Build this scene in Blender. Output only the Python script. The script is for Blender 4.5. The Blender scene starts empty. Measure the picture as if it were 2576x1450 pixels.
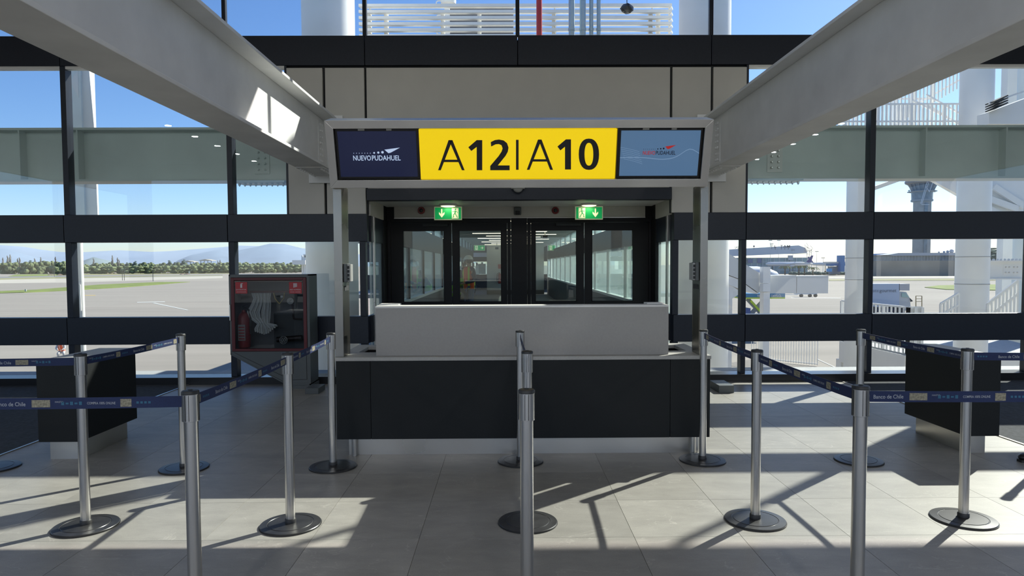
import bpy, bmesh, math, random
from mathutils import Vector, Matrix, Euler
random.seed(7)
C = bpy.context.scene.collection
sc = bpy.context.scene

# ------------------------------------------------------------------ camera
IMW, IMH = 2576, 1450
FPX = 1712.0; CAMH = 1.53
YAW = -0.0076; PITCH = math.atan(FPX/38000.0); ROLL = 0.0045
PY0 = 668 + FPX*math.tan(PITCH)
_f = Vector((-math.sin(YAW), math.cos(YAW), 0)); _r = Vector((math.cos(YAW), math.sin(YAW), 0)); _u = Vector((0,0,1))
_f2 = _f*math.cos(PITCH) - _u*math.sin(PITCH); _u2 = _u*math.cos(PITCH) + _f*math.sin(PITCH)
_r3 = _r*math.cos(ROLL) - _u2*math.sin(ROLL); _u3 = _u2*math.cos(ROLL) + _r*math.sin(ROLL)
CAM = Vector((0,0,CAMH))
cd = bpy.data.cameras.new('camera'); co = bpy.data.objects.new('camera', cd); C.objects.link(co)
cd.sensor_fit = 'HORIZONTAL'; cd.sensor_width = 36.0; cd.lens = 36.0*FPX/IMW
cd.shift_y = (PY0-IMH/2)/IMW
cd.clip_start = 0.05; cd.clip_end = 40000
m = Matrix.Identity(4)
for i in range(3):
    m[i][0] = _r3[i]; m[i][1] = _u3[i]; m[i][2] = -_f2[i]; m[i][3] = CAM[i]
co.matrix_world = m
sc.camera = co
def ray(px, py): return _f2 + _r3*((px-IMW/2)/FPX) + _u3*((PY0-py)/FPX)
def at(px, py, Y):
    d = ray(px, py); return CAM + d*(Y/d.y)
def gr(px, py, z=0.0):
    d = ray(px, py); return CAM + d*((z-CAMH)/d.z)

# ------------------------------------------------------------------ light
SUN = Vector((1.0, 0.88, 1.0)).normalized()
w = bpy.data.worlds.new('sky'); sc.world = w; w.use_nodes = True
nt = w.node_tree; nt.nodes.clear()
sky = nt.nodes.new('ShaderNodeTexSky'); sky.sky_type = 'NISHITA'; sky.sun_disc = False
sky.sun_elevation = math.asin(SUN.z); sky.sun_rotation = math.atan2(SUN.x, SUN.y)
sky.altitude = 480; sky.air_density = 1.0; sky.dust_density = 0.5; sky.ozone_density = 4.0
bg = nt.nodes.new('ShaderNodeBackground'); bg.inputs['Strength'].default_value = 0.17
wo = nt.nodes.new('ShaderNodeOutputWorld')
hs_ = nt.nodes.new('ShaderNodeHueSaturation'); hs_.inputs['Saturation'].default_value = 1.12
nt.links.new(sky.outputs[0], hs_.inputs['Color']); tn_ = nt.nodes.new('ShaderNodeVectorMath'); tn_.operation = 'MULTIPLY'; tn_.inputs[1].default_value = (1.0, .965, 1.10)
nt.links.new(hs_.outputs[0], tn_.inputs[0]); nt.links.new(tn_.outputs[0], bg.inputs['Color']); nt.links.new(bg.outputs[0], wo.inputs['Surface'])
sd = bpy.data.lights.new('sun', 'SUN'); sd.energy = 9.2; sd.angle = math.radians(0.53); sd.color = (1.0, 0.945, 0.86)
so = bpy.data.objects.new('sun', sd); C.objects.link(so); so.location = SUN*50
so.rotation_euler = SUN.to_track_quat('Z', 'Y').to_euler()
sc.view_settings.view_transform = 'Standard'; sc.view_settings.look = 'None'
sc.view_settings.gamma = 1.0; sc.view_settings.use_curve_mapping = False
sc.view_settings.exposure = 0.0
sc.cycles.max_bounces = 10; sc.cycles.diffuse_bounces = 4; sc.cycles.glossy_bounces = 4
sc.cycles.transparent_max_bounces = 24; sc.cycles.caustics_reflective = False; sc.cycles.caustics_refractive = False

# ------------------------------------------------------------------ materials
MATS = {}
def mat(name, col, rough=0.6, metal=0.0, spec=0.5, noise=0.0, nscale=8.0, bump=0.0, bscale=60.0, emit=None, estr=0.0, rnd=0.0, coat=0.0, stretch=None, aniso=0.0):
    if name in MATS: return MATS[name]
    M = bpy.data.materials.new(name); M.use_nodes = True; t = M.node_tree; N = t.nodes; L = t.links
    b = N['Principled BSDF']
    b.inputs['Roughness'].default_value = rough; b.inputs['Metallic'].default_value = metal
    b.inputs['Specular IOR Level'].default_value = spec
    b.inputs['Coat Weight'].default_value = coat
    c4 = (col[0], col[1], col[2], 1)
    b.inputs['Base Color'].default_value = c4
    tc = N.new('ShaderNodeTexCoord'); src = tc.outputs['Object']
    if stretch:
        mp = N.new('ShaderNodeMapping'); mp.inputs['Scale'].default_value = stretch
        L.new(src, mp.inputs['Vector']); src = mp.outputs['Vector']
    last = None
    if noise > 0:
        n = N.new('ShaderNodeTexNoise'); n.inputs['Scale'].default_value = nscale; n.inputs['Detail'].default_value = 5
        L.new(src, n.inputs['Vector'])
        r = N.new('ShaderNodeMapRange'); r.inputs['From Min'].default_value = 0.3; r.inputs['From Max'].default_value = 0.7
        r.inputs['To Min'].default_value = 1-noise; r.inputs['To Max'].default_value = 1+noise
        L.new(n.outputs['Fac'], r.inputs['Value']); last = r.outputs[0]
        if metal > 0.5:
            r2 = N.new('ShaderNodeMapRange'); r2.inputs['From Min'].default_value = 0.3; r2.inputs['From Max'].default_value = 0.7
            r2.inputs['To Min'].default_value = rough*0.75; r2.inputs['To Max'].default_value = min(1, rough*1.3)
            L.new(n.outputs['Fac'], r2.inputs['Value']); L.new(r2.outputs[0], b.inputs['Roughness'])
    if rnd > 0:
        oi = N.new('ShaderNodeObjectInfo'); r = N.new('ShaderNodeMapRange')
        r.inputs['To Min'].default_value = 1-rnd; r.inputs['To Max'].default_value = 1+rnd
        L.new(oi.outputs['Random'], r.inputs['Value'])
        if last is None: last = r.outputs[0]
        else:
            mu = N.new('ShaderNodeMath'); mu.operation = 'MULTIPLY'; L.new(last, mu.inputs[0]); L.new(r.outputs[0], mu.inputs[1]); last = mu.outputs[0]
    if last is not None:
        v = N.new('ShaderNodeVectorMath'); v.operation = 'SCALE'; v.inputs[0].default_value = col[:3]
        L.new(last, v.inputs['Scale']); L.new(v.outputs[0], b.inputs['Base Color'])
    if bump > 0:
        n = N.new('ShaderNodeTexNoise'); n.inputs['Scale'].default_value = bscale; n.inputs['Detail'].default_value = 4
        L.new(src, n.inputs['Vector'])
        bp = N.new('ShaderNodeBump'); bp.inputs['Strength'].default_value = bump; bp.inputs['Distance'].default_value = 0.01
        L.new(n.outputs['Fac'], bp.inputs['Height']); L.new(bp.outputs[0], b.inputs['Normal'])
    if emit:
        b.inputs['Emission Color'].default_value = (*emit, 1); b.inputs['Emission Strength'].default_value = estr
    MATS[name] = M; return M

def glass_mat(name, tint, refl=1.0, haze=0.0):
    M = bpy.data.materials.new(name); M.use_nodes = True; t = M.node_tree; N = t.nodes; L = t.links; N.clear()
    o = N.new('ShaderNodeOutputMaterial'); tr = N.new('ShaderNodeBsdfTransparent'); tr.inputs['Color'].default_value = (*tint, 1)
    gl = N.new('ShaderNodeBsdfGlossy'); gl.inputs['Roughness'].default_value = 0.0; gl.inputs['Color'].default_value = (1,1,1,1)
    lw = N.new('ShaderNodeLayerWeight'); lw.inputs['Blend'].default_value = 0.5
    p = N.new('ShaderNodeMath'); p.operation = 'POWER'; p.inputs[1].default_value = 5.0; L.new(lw.outputs['Facing'], p.inputs[0])
    a = N.new('ShaderNodeMath'); a.operation = 'MULTIPLY_ADD'; a.inputs[1].default_value = 0.96*refl; a.inputs[2].default_value = 0.04*refl
    L.new(p.outputs[0], a.inputs[0])
    mx = N.new('ShaderNodeMixShader'); L.new(a.outputs[0], mx.inputs[0]); L.new(tr.outputs[0], mx.inputs[1]); L.new(gl.outputs[0], mx.inputs[2])
    last = mx
    if haze > 0:
        df = N.new('ShaderNodeBsdfDiffuse'); df.inputs['Color'].default_value = (.8,.85,.85,1)
        tl = N.new('ShaderNodeBsdfTranslucent'); tl.inputs['Color'].default_value = (.72,.86,.84,1)
        m3 = N.new('ShaderNodeMixShader'); m3.inputs[0].default_value = .65; L.new(df.outputs[0], m3.inputs[1]); L.new(tl.outputs[0], m3.inputs[2])
        m2 = N.new('ShaderNodeMixShader'); m2.inputs[0].default_value = haze
        L.new(mx.outputs[0], m2.inputs[1]); L.new(m3.outputs[0], m2.inputs[2]); last = m2
    L.new(last.outputs[0], o.inputs['Surface']); MATS[name] = M; return M

# floor tile: fine stone grain with thin pale veins; tone differs from tile to tile
def tile_mat():
    M = bpy.data.materials.new('stone_tile'); M.use_nodes = True; t = M.node_tree; N = t.nodes; L = t.links
    b = N['Principled BSDF']; b.inputs['Roughness'].default_value = 0.42; b.inputs['Specular IOR Level'].default_value = 0.45
    geo = N.new('ShaderNodeNewGeometry'); oi = N.new('ShaderNodeObjectInfo')
    ad = N.new('ShaderNodeVectorMath'); ad.operation = 'ADD'
    cx = N.new('ShaderNodeVectorMath'); cx.operation = 'SCALE'; cx.inputs[0].default_value = (37, 53, 0); L.new(oi.outputs['Random'], cx.inputs['Scale'])
    L.new(geo.outputs['Position'], ad.inputs[0]); L.new(cx.outputs[0], ad.inputs[1])
    mp = N.new('ShaderNodeMapping'); mp.inputs['Scale'].default_value = (1.0, 2.2, 1); mp.inputs['Rotation'].default_value = (0,0,0.4)
    L.new(ad.outputs[0], mp.inputs['Vector'])
    n1 = N.new('ShaderNodeTexNoise'); n1.inputs['Scale'].default_value = 3.0; n1.inputs['Detail'].default_value = 8; n1.inputs['Roughness'].default_value = 0.7
    n2 = N.new('ShaderNodeTexNoise'); n2.inputs['Scale'].default_value = 130; n2.inputs['Detail'].default_value = 3
    n3 = N.new('ShaderNodeTexNoise'); n3.inputs['Scale'].default_value = 1.3; n3.inputs['Detail'].default_value = 5; n3.inputs['Distortion'].default_value = 0.8
    for n in (n1, n2, n3): L.new(mp.outputs[0], n.inputs['Vector'])
    vr = N.new('ShaderNodeMath'); vr.operation = 'SUBTRACT'; vr.inputs[1].default_value = 0.5; L.new(n3.outputs['Fac'], vr.inputs[0])
    va = N.new('ShaderNodeMath'); va.operation = 'ABSOLUTE'; L.new(vr.outputs[0], va.inputs[0])
    vm = N.new('ShaderNodeMapRange'); vm.inputs['From Min'].default_value = 0.0; vm.inputs['From Max'].default_value = 0.0035
    vm.inputs['To Min'].default_value = 1; vm.inputs['To Max'].default_value = 0; L.new(va.outputs[0], vm.inputs['Value'])
    def rng(src, lo, hi, f0=0.3, f1=0.7):
        r = N.new('ShaderNodeMapRange'); r.inputs['From Min'].default_value = f0; r.inputs['From Max'].default_value = f1
        r.inputs['To Min'].default_value = lo; r.inputs['To Max'].default_value = hi; L.new(src, r.inputs['Value']); return r.outputs[0]
    a = rng(n1.outputs['Fac'], .84, 1.14); c = rng(n2.outputs['Fac'], .92, 1.08); d = rng(oi.outputs['Random'], .88, 1.10, 0, 1)
    e = rng(vm.outputs[0], 1.0, 1.28, 0, 1)
    v = a
    for q in (c, d, e):
        mu = N.new('ShaderNodeMath'); mu.operation = 'MULTIPLY'; L.new(v, mu.inputs[0]); L.new(q, mu.inputs[1]); v = mu.outputs[0]
    s = N.new('ShaderNodeVectorMath'); s.operation = 'SCALE'; s.inputs[0].default_value = (.300, .287, .262); L.new(v, s.inputs['Scale'])
    L.new(s.outputs[0], b.inputs['Base Color'])
    bp = N.new('ShaderNodeBump'); bp.inputs['Strength'].default_value = 0.12; bp.inputs['Distance'].default_value = 0.004
    L.new(n1.outputs['Fac'], bp.inputs['Height']); L.new(bp.outputs[0], b.inputs['Normal'])
    MATS['stone_tile'] = M; return M

def ground_mat():
    M = bpy.data.materials.new('apron_concrete'); M.use_nodes = True; t = M.node_tree; N = t.nodes; L = t.links
    b = N['Principled BSDF']; b.inputs['Roughness'].default_value = 0.9; b.inputs['Specular IOR Level'].default_value = 0.2
    geo = N.new('ShaderNodeNewGeometry')
    mp = N.new('ShaderNodeMapping'); mp.inputs['Scale'].default_value = (0.02, 0.28, 1); mp.inputs['Rotation'].default_value = (0,0,0.06)
    L.new(geo.outputs['Position'], mp.inputs['Vector'])
    n1 = N.new('ShaderNodeTexNoise'); n1.inputs['Scale'].default_value = 1.0; n1.inputs['Detail'].default_value = 7; n1.inputs['Roughness'].default_value = 0.65
    L.new(mp.outputs[0], n1.inputs['Vector'])
    n2 = N.new('ShaderNodeTexNoise'); n2.inputs['Scale'].default_value = 0.02; n2.inputs['Detail'].default_value = 4; L.new(geo.outputs['Position'], n2.inputs['Vector'])
    def rng(src, lo, hi):
        r = N.new('ShaderNodeMapRange'); r.inputs['From Min'].default_value = .3; r.inputs['From Max'].default_value = .7
        r.inputs['To Min'].default_value = lo; r.inputs['To Max'].default_value = hi; L.new(src, r.inputs['Value']); return r.outputs[0]
    mu = N.new('ShaderNodeMath'); mu.operation = 'MULTIPLY'; L.new(rng(n1.outputs['Fac'], .86, 1.1), mu.inputs[0]); L.new(rng(n2.outputs['Fac'], .94, 1.06), mu.inputs[1])
    s = N.new('ShaderNodeVectorMath'); s.operation = 'SCALE'; s.inputs[0].default_value = (.315, .282, .240); L.new(mu.outputs[0], s.inputs['Scale'])
    L.new(s.outputs[0], b.inputs['Base Color']); MATS['apron'] = M; return M

TILE = tile_mat(); APRON = ground_mat()
GROUT = mat('grout', (.26,.245,.22), .9)
CARPET = mat('dark_carpet', (.035,.04,.048), .95, noise=.35, nscale=30, bump=.3, bscale=200)
ALU = mat('dark_cladding', (.011,.015,.025), .38, noise=.12, nscale=40, spec=.35)
BLACK = mat('black_gloss', (.008,.008,.009), .28)
FRAME = mat('door_black', (.005,.005,.006), .5, bump=.04, spec=.3)
PANEL = mat('beige_panel', (.52,.50,.45), .45, noise=.03, nscale=3)
BEAM = mat('beam_paint', (.80,.80,.79), .45, noise=.07, nscale=2.5, bump=.06, bscale=25, spec=.4)
EXTB = mat('exterior_beam_paint', (.74,.79,.77), .5, noise=.05, nscale=2)
STEEL = mat('brushed_steel', (.62,.60,.56), .33, metal=1, noise=.05, nscale=1.5)
POLE = mat('satin_pole', (.60,.59,.57), .27, metal=1)
RUB = mat('black_rubber', (.018,.018,.018), .5, bump=.05)
DISC = mat('weight_plate_paint', (.028,.028,.029), .34, noise=.35, nscale=12, spec=.6)
CTR = mat('charcoal_laminate', (.009,.011,.012), .6, spec=.3, noise=.14, nscale=120)
STONE = mat('grey_solid_surface', (.40,.39,.37), .5, noise=.10, nscale=200)
WHITE = mat('white_paint', (.74,.73,.70), .5, noise=.03, nscale=4)
EXW = mat('exterior_white_steel', (.84,.83,.80), .45, noise=.03, nscale=3)
BELT = mat('blue_webbing', (.005,.015,.070), .6, noise=.12, nscale=150)
PRW = mat('belt_print_white', (.36,.38,.42), .7)
PRT = mat('belt_print_teal', (.03,.12,.20), .7)
PSTEEL = mat('post_steel', (.30,.285,.26), .30, metal=1, noise=.05, nscale=1.2)
SSTEEL = mat('sign_frame_steel', (.62,.60,.56), .38, metal=1, noise=.05, nscale=1.5)
PRS = mat('belt_print_picture', (.24,.22,.16), .7, noise=.5, nscale=120)
GREY = mat('cabinet_grey', (.095,.105,.105), .45, bump=.05)
RED = mat('cabinet_red', (.10,.008,.010), .45)
DARK = mat('dark_interior', (.03,.033,.035), .8)
GLASS = glass_mat('window_glass', (.94,.975,.965))
DGLASS = glass_mat('door_glass', (.90,.95,.93))
CGLASS = glass_mat('cabinet_glass', (.80,.82,.83), refl=1.3)
PGLASS = glass_mat('passage_glass', (.84,.93,.91), haze=.20)

# ------------------------------------------------------------------ mesh builder
class MB:
    def __init__(s): s.v = []; s.f = []; s.smooth = False
    def add(s, vs, fs):
        o = len(s.v); s.v += [tuple(v) for v in vs]; s.f += [tuple(i+o for i in f) for f in fs]; return s
    def box(s, x0, x1, y0, y1, z0, z1):
        vs = [(x,y,z) for x in (x0,x1) for y in (y0,y1) for z in (z0,z1)]
        return s.add(vs, [(0,1,3,2),(4,6,7,5),(0,4,5,1),(2,3,7,6),(0,2,6,4),(1,5,7,3)])
    def obox(s, c, sx, sy, sz, M=None):
        M = M or Matrix.Identity(3); c = Vector(c)
        vs = [c + M @ Vector((x,y,z)) for x in (-sx/2,sx/2) for y in (-sy/2,sy/2) for z in (-sz/2,sz/2)]
        return s.add(vs, [(0,1,3,2),(4,6,7,5),(0,4,5,1),(2,3,7,6),(0,2,6,4),(1,5,7,3)])
    def bar(s, p0, p1, wd, ht, up=(0,0,1)):
        p0 = Vector(p0); p1 = Vector(p1); d = (p1-p0).normalized(); u = Vector(up)
        if abs(d.dot(u)) > .99: u = Vector((0,1,0))
        r = d.cross(u).normalized(); u = r.cross(d)
        vs = [p + r*a*wd/2 + u*b*ht/2 for p in (p0,p1) for a,b in ((-1,-1),(1,-1),(1,1),(-1,1))]
        return s.add(vs, [(3,2,1,0),(4,5,6,7),(0,1,5,4),(1,2,6,5),(2,3,7,6),(3,0,4,7)])
    def cyl(s, p0, p1, r0, r1=None, n=12, caps=True):
        s.smooth = True; r1 = r0 if r1 is None else r1
        p0 = Vector(p0); p1 = Vector(p1); d = (p1-p0).normalized(); u = Vector((0,0,1)) if abs(d.z) < .99 else Vector((1,0,0))
        a = d.cross(u).normalized(); b = d.cross(a)
        vs = []
        for p, r in ((p0,r0),(p1,r1)):
            for i in range(n):
                t = 2*math.pi*i/n; vs.append(p + a*math.cos(t)*r + b*math.sin(t)*r)
        fs = [(i, i+n, (i+1)%n+n, (i+1)%n) for i in range(n)]
        if caps: fs += [tuple(range(n)), tuple(reversed(range(n,2*n)))]
        return s.add(vs, fs)
    def tube(s, pts, r, n=8):
        for a, b in zip(pts, pts[1:]): s.cyl(a, b, r, n=n)
        return s
    def lathe(s, c, prof, n=32, axis='Z'):
        s.smooth = True; c = Vector(c); vs = []; fs = []
        for r, z in prof:
            for i in range(n):
                t = 2*math.pi*i/n
                p = Vector((r*math.cos(t), r*math.sin(t), z))
                if axis == 'Y': p = Vector((p.x, -p.z, p.y))
                if axis == 'X': p = Vector((p.z, p.x, p.y))
                vs.append(c+p)
        k = len(prof)
        for j in range(k-1):
            for i in range(n): fs.append((j*n+i, j*n+(i+1)%n, (j+1)*n+(i+1)%n, (j+1)*n+i))
        fs.append(tuple(reversed(range(n)))); fs.append(tuple(range((k-1)*n, k*n)))
        return s.add(vs, fs)
    def prism(s, pts, ext):
        n = len(pts); e = Vector(ext); a = [Vector(p) for p in pts]; b = [p+e for p in a]
        nrm = Vector((0,0,0))
        for i in range(n): nrm += a[i].cross(a[(i+1)%n])
        fs = [tuple(range(n)), tuple(reversed(range(n,2*n)))] + [(i, i+n, (i+1)%n+n, (i+1)%n) for i in range(n)]
        if nrm.dot(e) > 0: fs = [tuple(reversed(f)) for f in fs]
        return s.add(a+b, fs)
    def ball(s, c, r, n=12, k=8, sc3=(1,1,1)):
        s.smooth = True; c = Vector(c); vs = []; fs = []
        for j in range(1, k):
            ph = math.pi*j/k
            for i in range(n):
                t = 2*math.pi*i/n
                vs.append(c+Vector((r*sc3[0]*math.sin(ph)*math.cos(t), r*sc3[1]*math.sin(ph)*math.sin(t), r*sc3[2]*math.cos(ph))))
        top = len(vs); vs.append(c+Vector((0,0,r*sc3[2]))); vs.append(c-Vector((0,0,r*sc3[2])))
        for j in range(k-2):
            for i in range(n): fs.append((j*n+i, (j+1)*n+i, (j+1)*n+(i+1)%n, j*n+(i+1)%n))
        for i in range(n):
            fs.append((top, i, (i+1)%n)); fs.append((top+1, (k-2)*n+(i+1)%n, (k-2)*n+i))
        return s.add(vs, fs)

WM = {}
def link(o, parent):
    C.objects.link(o)
    if parent is not None: o.parent = parent
def obj(name, mb, m_, parent=None, bevel=0.0, label=None, smooth=None, kind=None, mods=None):
    xs = [v[0] for v in mb.v]; ys = [v[1] for v in mb.v]; zs = [v[2] for v in mb.v]
    org = Vector(((min(xs)+max(xs))/2, (min(ys)+max(ys))/2, min(zs)))
    me = bpy.data.meshes.new(name)
    me.from_pydata([(v[0]-org.x, v[1]-org.y, v[2]-org.z) for v in mb.v], [], mb.f)
    me.materials.append(m_); me.update()
    sm = mb.smooth if smooth is None else smooth
    if sm:
        for p in me.polygons: p.use_smooth = True
        me.set_sharp_from_angle(angle=math.radians(38))
    o = bpy.data.objects.new(name, me); link(o, parent)
    pw = WM[parent.name] if parent is not None else Vector((0,0,0))
    o.location = org-pw; WM[o.name] = org
    if bevel > 0:
        b = o.modifiers.new('bevel', 'BEVEL'); b.width = bevel; b.segments = 2; b.limit_method = 'ANGLE'
    if label: o['label'] = label
    if kind: o['kind'] = kind
    return o
def thing(name, loc, label, cat, group=None, kind=None):
    o = bpy.data.objects.new(name, None); o.empty_display_size = .1; C.objects.link(o)
    o.location = loc; WM[o.name] = Vector(loc)
    if label: o['label'] = label
    if cat: o['category'] = cat
    if group: o['group'] = group
    if kind: o['kind'] = kind
    return o
def tag(o, label, cat, group=None):
    o['label'] = label; o['category'] = cat
    if group: o['group'] = group
    return o
def struct(name, label=None, loc=(0,0,0)):
    return thing(name, loc, label, None, kind='structure')
_tc = {}
def text_geo(s, size=1.0, xs=1.0, off=0.0, shear=0.0):
    key = (s, xs, off, shear)
    if key not in _tc:
        c = bpy.data.curves.new('t', 'FONT'); c.body = s; c.size = 1.0; c.offset = off; c.shear = shear; c.resolution_u = 3
        o = bpy.data.objects.new('t', c); C.objects.link(o); bpy.context.view_layer.update()
        me = o.evaluated_get(bpy.context.evaluated_depsgraph_get()).to_mesh()
        _tc[key] = ([tuple(v.co) for v in me.vertices], [tuple(p.vertices) for p in me.polygons])
        bpy.data.objects.remove(o); bpy.data.curves.remove(c)
    vs, fs = _tc[key]
    return [(v[0]*size*xs, v[1]*size) for v in vs], fs
def put_text(mb, s, org, u, v, height, xs=1.0, off=0.0, center=True, shear=0.0, width=None):
    """flat lettering laid on a surface: org lower-left (or centre), u along, v up; height = cap height"""
    vs, fs = text_geo(s, 1.0, 1.0, off, shear)
    x0 = min(p[0] for p in vs); x1 = max(p[0] for p in vs); y1 = max(p[1] for p in vs); y0 = min(0, min(p[1] for p in vs))
    k = height/(y1-0 if y1 else 1); kx = k*xs
    if width: kx = width/(x1-x0)
    o = Vector(org); u = Vector(u); v = Vector(v)
    sx = -(x0+x1)/2*kx if center else -x0*kx
    sy = -y1/2*k if center else 0
    mb.add([o + u*(p[0]*kx+sx) + v*(p[1]*k+sy) for p in vs], fs)
# ================================================================== hall shell
YW = 8.85; ZC = 5.95
floor = struct('floor')
obj('subfloor', MB().box(-16, 16, -12, 9.0, -.25, -.004), GROUT, floor)
# tiles: 0.604 m grid, thin joints. Those the camera sees are single tiles
T = .604; g = .0013
tm = bpy.data.meshes.new('tile')
_b = bmesh.new(); bmesh.ops.create_cube(_b, size=1)
for v in _b.verts: v.co = Vector((v.co.x*(T-2*g), v.co.y*(T-2*g), (v.co.z-.5)*.012))
_b.to_mesh(tm); _b.free(); tm.materials.append(TILE)
rest = MB(); cells = []
for i in range(-7, 7):
    for j in range(-24, 9):
        x0 = .106+i*T; y0 = 3.756+j*T
        x1 = x0+T; y1 = y0+T
        if y1 > YW+.35: continue
        vis = y1 > 2.75 and abs((x0+x1)/2) < .76*(y1)+.5
        if vis: cells.append((x0+T/2, y0+T/2))
        else: rest.box(x0+g, x1-g, y0+g, y1-g, -.012, 0)
for x, y in cells:
    o = bpy.data.objects.new('tile', tm); C.objects.link(o); o.parent = floor; o.location = (x, y, 0)
obj('tile_field', rest, TILE, floor, kind='stuff')
xl = .106-7*T; xr = .106+7*T
cl = obj('carpet', MB().box(-16, xl-.02, -12, YW+.1, -.012, .004), CARPET, floor, label='dark carpet beyond the tiled area on the left')
cr = obj('carpet', MB().box(xr+.02, 16, -12, YW+.1, -.012, .004), CARPET, floor, label='dark carpet beyond the tiled area on the right')
obj('edge_strip', MB().box(xl-.02, xl, -12, YW, -.012, .008), STEEL, floor, label='steel strip edging the left carpet')
obj('edge_strip', MB().box(xr, xr+.02, -12, YW, -.012, .008), STEEL, floor, label='steel strip edging the right carpet')

ceiling = struct('ceiling')
obj('soffit', MB().box(-16, 16, -12, YW+.02, ZC, ZC+.3), WHITE, ceiling)
LAMP = mat('downlight_lens', (.9,.9,.85), .4, emit=(1,.86,.62), estr=14)
for x in (-10.5,-7.5,-4.5,-1.5,1.5,4.5,7.5,10.5):
    for y in (-10.8,-9.0,-7.2,-5.4,-3.6):
        l = obj('downlight', MB().lathe((x,y,ZC-.02), [(.10,.03),(.13,.03),(.13,0),(.10,0)], 20), WHITE, ceiling)
        obj('lens', MB().lathe((x,y,ZC-.012), [(.098,0),(.098,.01)], 20), LAMP, l)
        ld = bpy.data.lights.new('downlight_glow', 'AREA'); ld.shape = 'DISK'; ld.size = .19; ld.energy = 36; ld.color = (.97,.98,1.0)
        lo = bpy.data.objects.new('downlight_glow', ld); C.objects.link(lo); lo.location = (x, y, ZC-.03)
WALLM = mat('wall_paint', (.66,.65,.62), .7, noise=.04)
for nm, x0, x1 in (('wall_left',-16.2,-16),('wall_right',16,16.2)):
    w_ = MB(); w_.box(x0, x1, -12, YW, 0, 1.0).box(x0, x1, -12, YW, 4.6, ZC)
    for y in (-12, -7.2, -2.4, 2.4, 7.0): w_.box(x0, x1, y, y+.5, 1.0, 4.6)
    obj(nm, w_, WALLM)['kind'] = 'structure'
w_ = MB(); w_.box(-16, 16, -12.2, -12, 0, .9).box(-16, 16, -12.2, -12, 5.3, ZC)
for x in (-16,-5,5,15.5): w_.box(x, x+.5, -12.2, -12, .9, 5.3)
obj('wall_back', w_, WALLM)['kind'] = 'structure'

# ------------------------------------------------------------------ glazed front wall
wf = struct('wall_front')
z0r, z1b, z1t, z2b, z2t, z3b, z3t = .095, .52, .875, 1.85, 2.205, 4.10, 4.475
XE = 15.9
obj('base_rail', MB().box(-XE, -1.80, YW-.06, YW+.22, 0, z0r), BLACK, wf, label='black rail under the glazing left of the doors')
obj('base_rail', MB().box(2.17, XE, YW-.06, YW+.22, 0, z0r), BLACK, wf, label='black rail under the glazing right of the doors')
ML = [-14.1,-12.0,-9.9,-7.78,-5.67,-3.565]; MR = [3.095,4.76,6.88,8.98,11.08,13.2]
def seg(xs, zb, zt):
    for a, b in zip(xs, xs[1:]):
        obj('transom_panel', MB().box(a+.004, b-.004, YW, YW+.16, zb, zt), ALU, wf, bevel=.004)
seg([-XE]+[x-.04 for x in ML]+[-1.80], z1b, z1t); seg([-XE]+[x-.04 for x in ML]+[-1.80], z2b, z2t)
seg([2.17]+[x+.02 for x in MR]+[XE], z1b, z1t); seg([2.17]+[x+.02 for x in MR]+[XE], z2b, z2t)
UP = [-14.1,-12.0,-9.9,-7.78,-5.69,-3.60,-1.805,.154,2.645,4.76,6.88,8.98,11.08,13.2]
seg([-XE]+UP+[XE], z3b, z3t)
for zb, zt, xa, xb in ((z1b,z1t,-XE,-1.80),(z2b,z2t,-XE,-1.80),(z1b,z1t,2.17,XE),(z2b,z2t,2.17,XE),(z3b,z3t,-XE,XE)):
    obj('transom_core', MB().box(xa+.02, xb-.02, YW+.161, YW+.20, zb+.01, zt-.01), ALU, wf)
def mull(x, zb, zt, wd=.078, y0=YW+.015, dp=.13):
    obj('mullion', MB().box(x-wd/2, x+wd/2, y0, y0+dp, zb, zt), ALU, wf, bevel=.003)
def panes(xs, zb, zt):
    for a, b in zip(xs, xs[1:]):
        obj('pane', MB().box(a, b, YW+.075, YW+.083, zb, zt), GLASS, wf)
lx = [-XE]+ML+[-1.87]; rx = [2.20]+MR+[XE]
for zb, zt in ((z0r, z1b), (z1t, z2b)):
    for x in ML+[-1.87, 2.20]+MR: mull(x, zb, zt, .078 if x < 3 else .062)
    panes(lx, zb, zt); panes(rx, zb, zt)
for x in ML[:-1]+[-3.565, -2.825, 3.12]+MR[1:]: mull(x, z2t, z3b, .07 if abs(x) > 3.3 else .03)
panes([-XE]+ML+[-2.825], z2t, z3b); panes([3.12]+MR[1:]+[XE], z2t, z3b)
for x in UP: mull(x, z3t, ZC, .05, dp=.06)
panes([-XE]+UP+[XE], z3t, ZC)
obj('glazing_bead', MB().box(-XE, -2.84, YW+.02, YW+.10, z3b-.035, z3b), WHITE, wf)
obj('glazing_bead', MB().box(3.135, XE, YW+.02, YW+.10, z3b-.035, z3b), WHITE, wf)
# beige infill panels around the doorway, black gaps between
for a, b, c_, d in ((-2.81,-2.352,z2t,z3b-.03),(-2.318,-1.818,z2t,z3b-.03),(-1.788,2.115,2.527,z3b-.03),(2.147,2.642,z2t,z3b-.03),(2.675,3.105,z2t,z3b-.03)):
    obj('wall_panel', MB().box(a, b, YW+.01, YW+.06, c_, d), PANEL, wf, bevel=.003)
obj('backing', MB().box(-2.81, -1.80, YW+.062, YW+.12, z2t, z3b), DARK, wf)
obj('backing', MB().box(2.14, 3.105, YW+.062, YW+.12, z2t, z3b), DARK, wf)
obj('backing', MB().box(-1.80, 2.14, YW+.062, YW+.12, 2.53, z3b), DARK, wf)
obj('header', MB().box(-1.80, 2.135, YW-.03, YW+.12, 2.374, 2.527), ALU, wf, bevel=.004)

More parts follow.
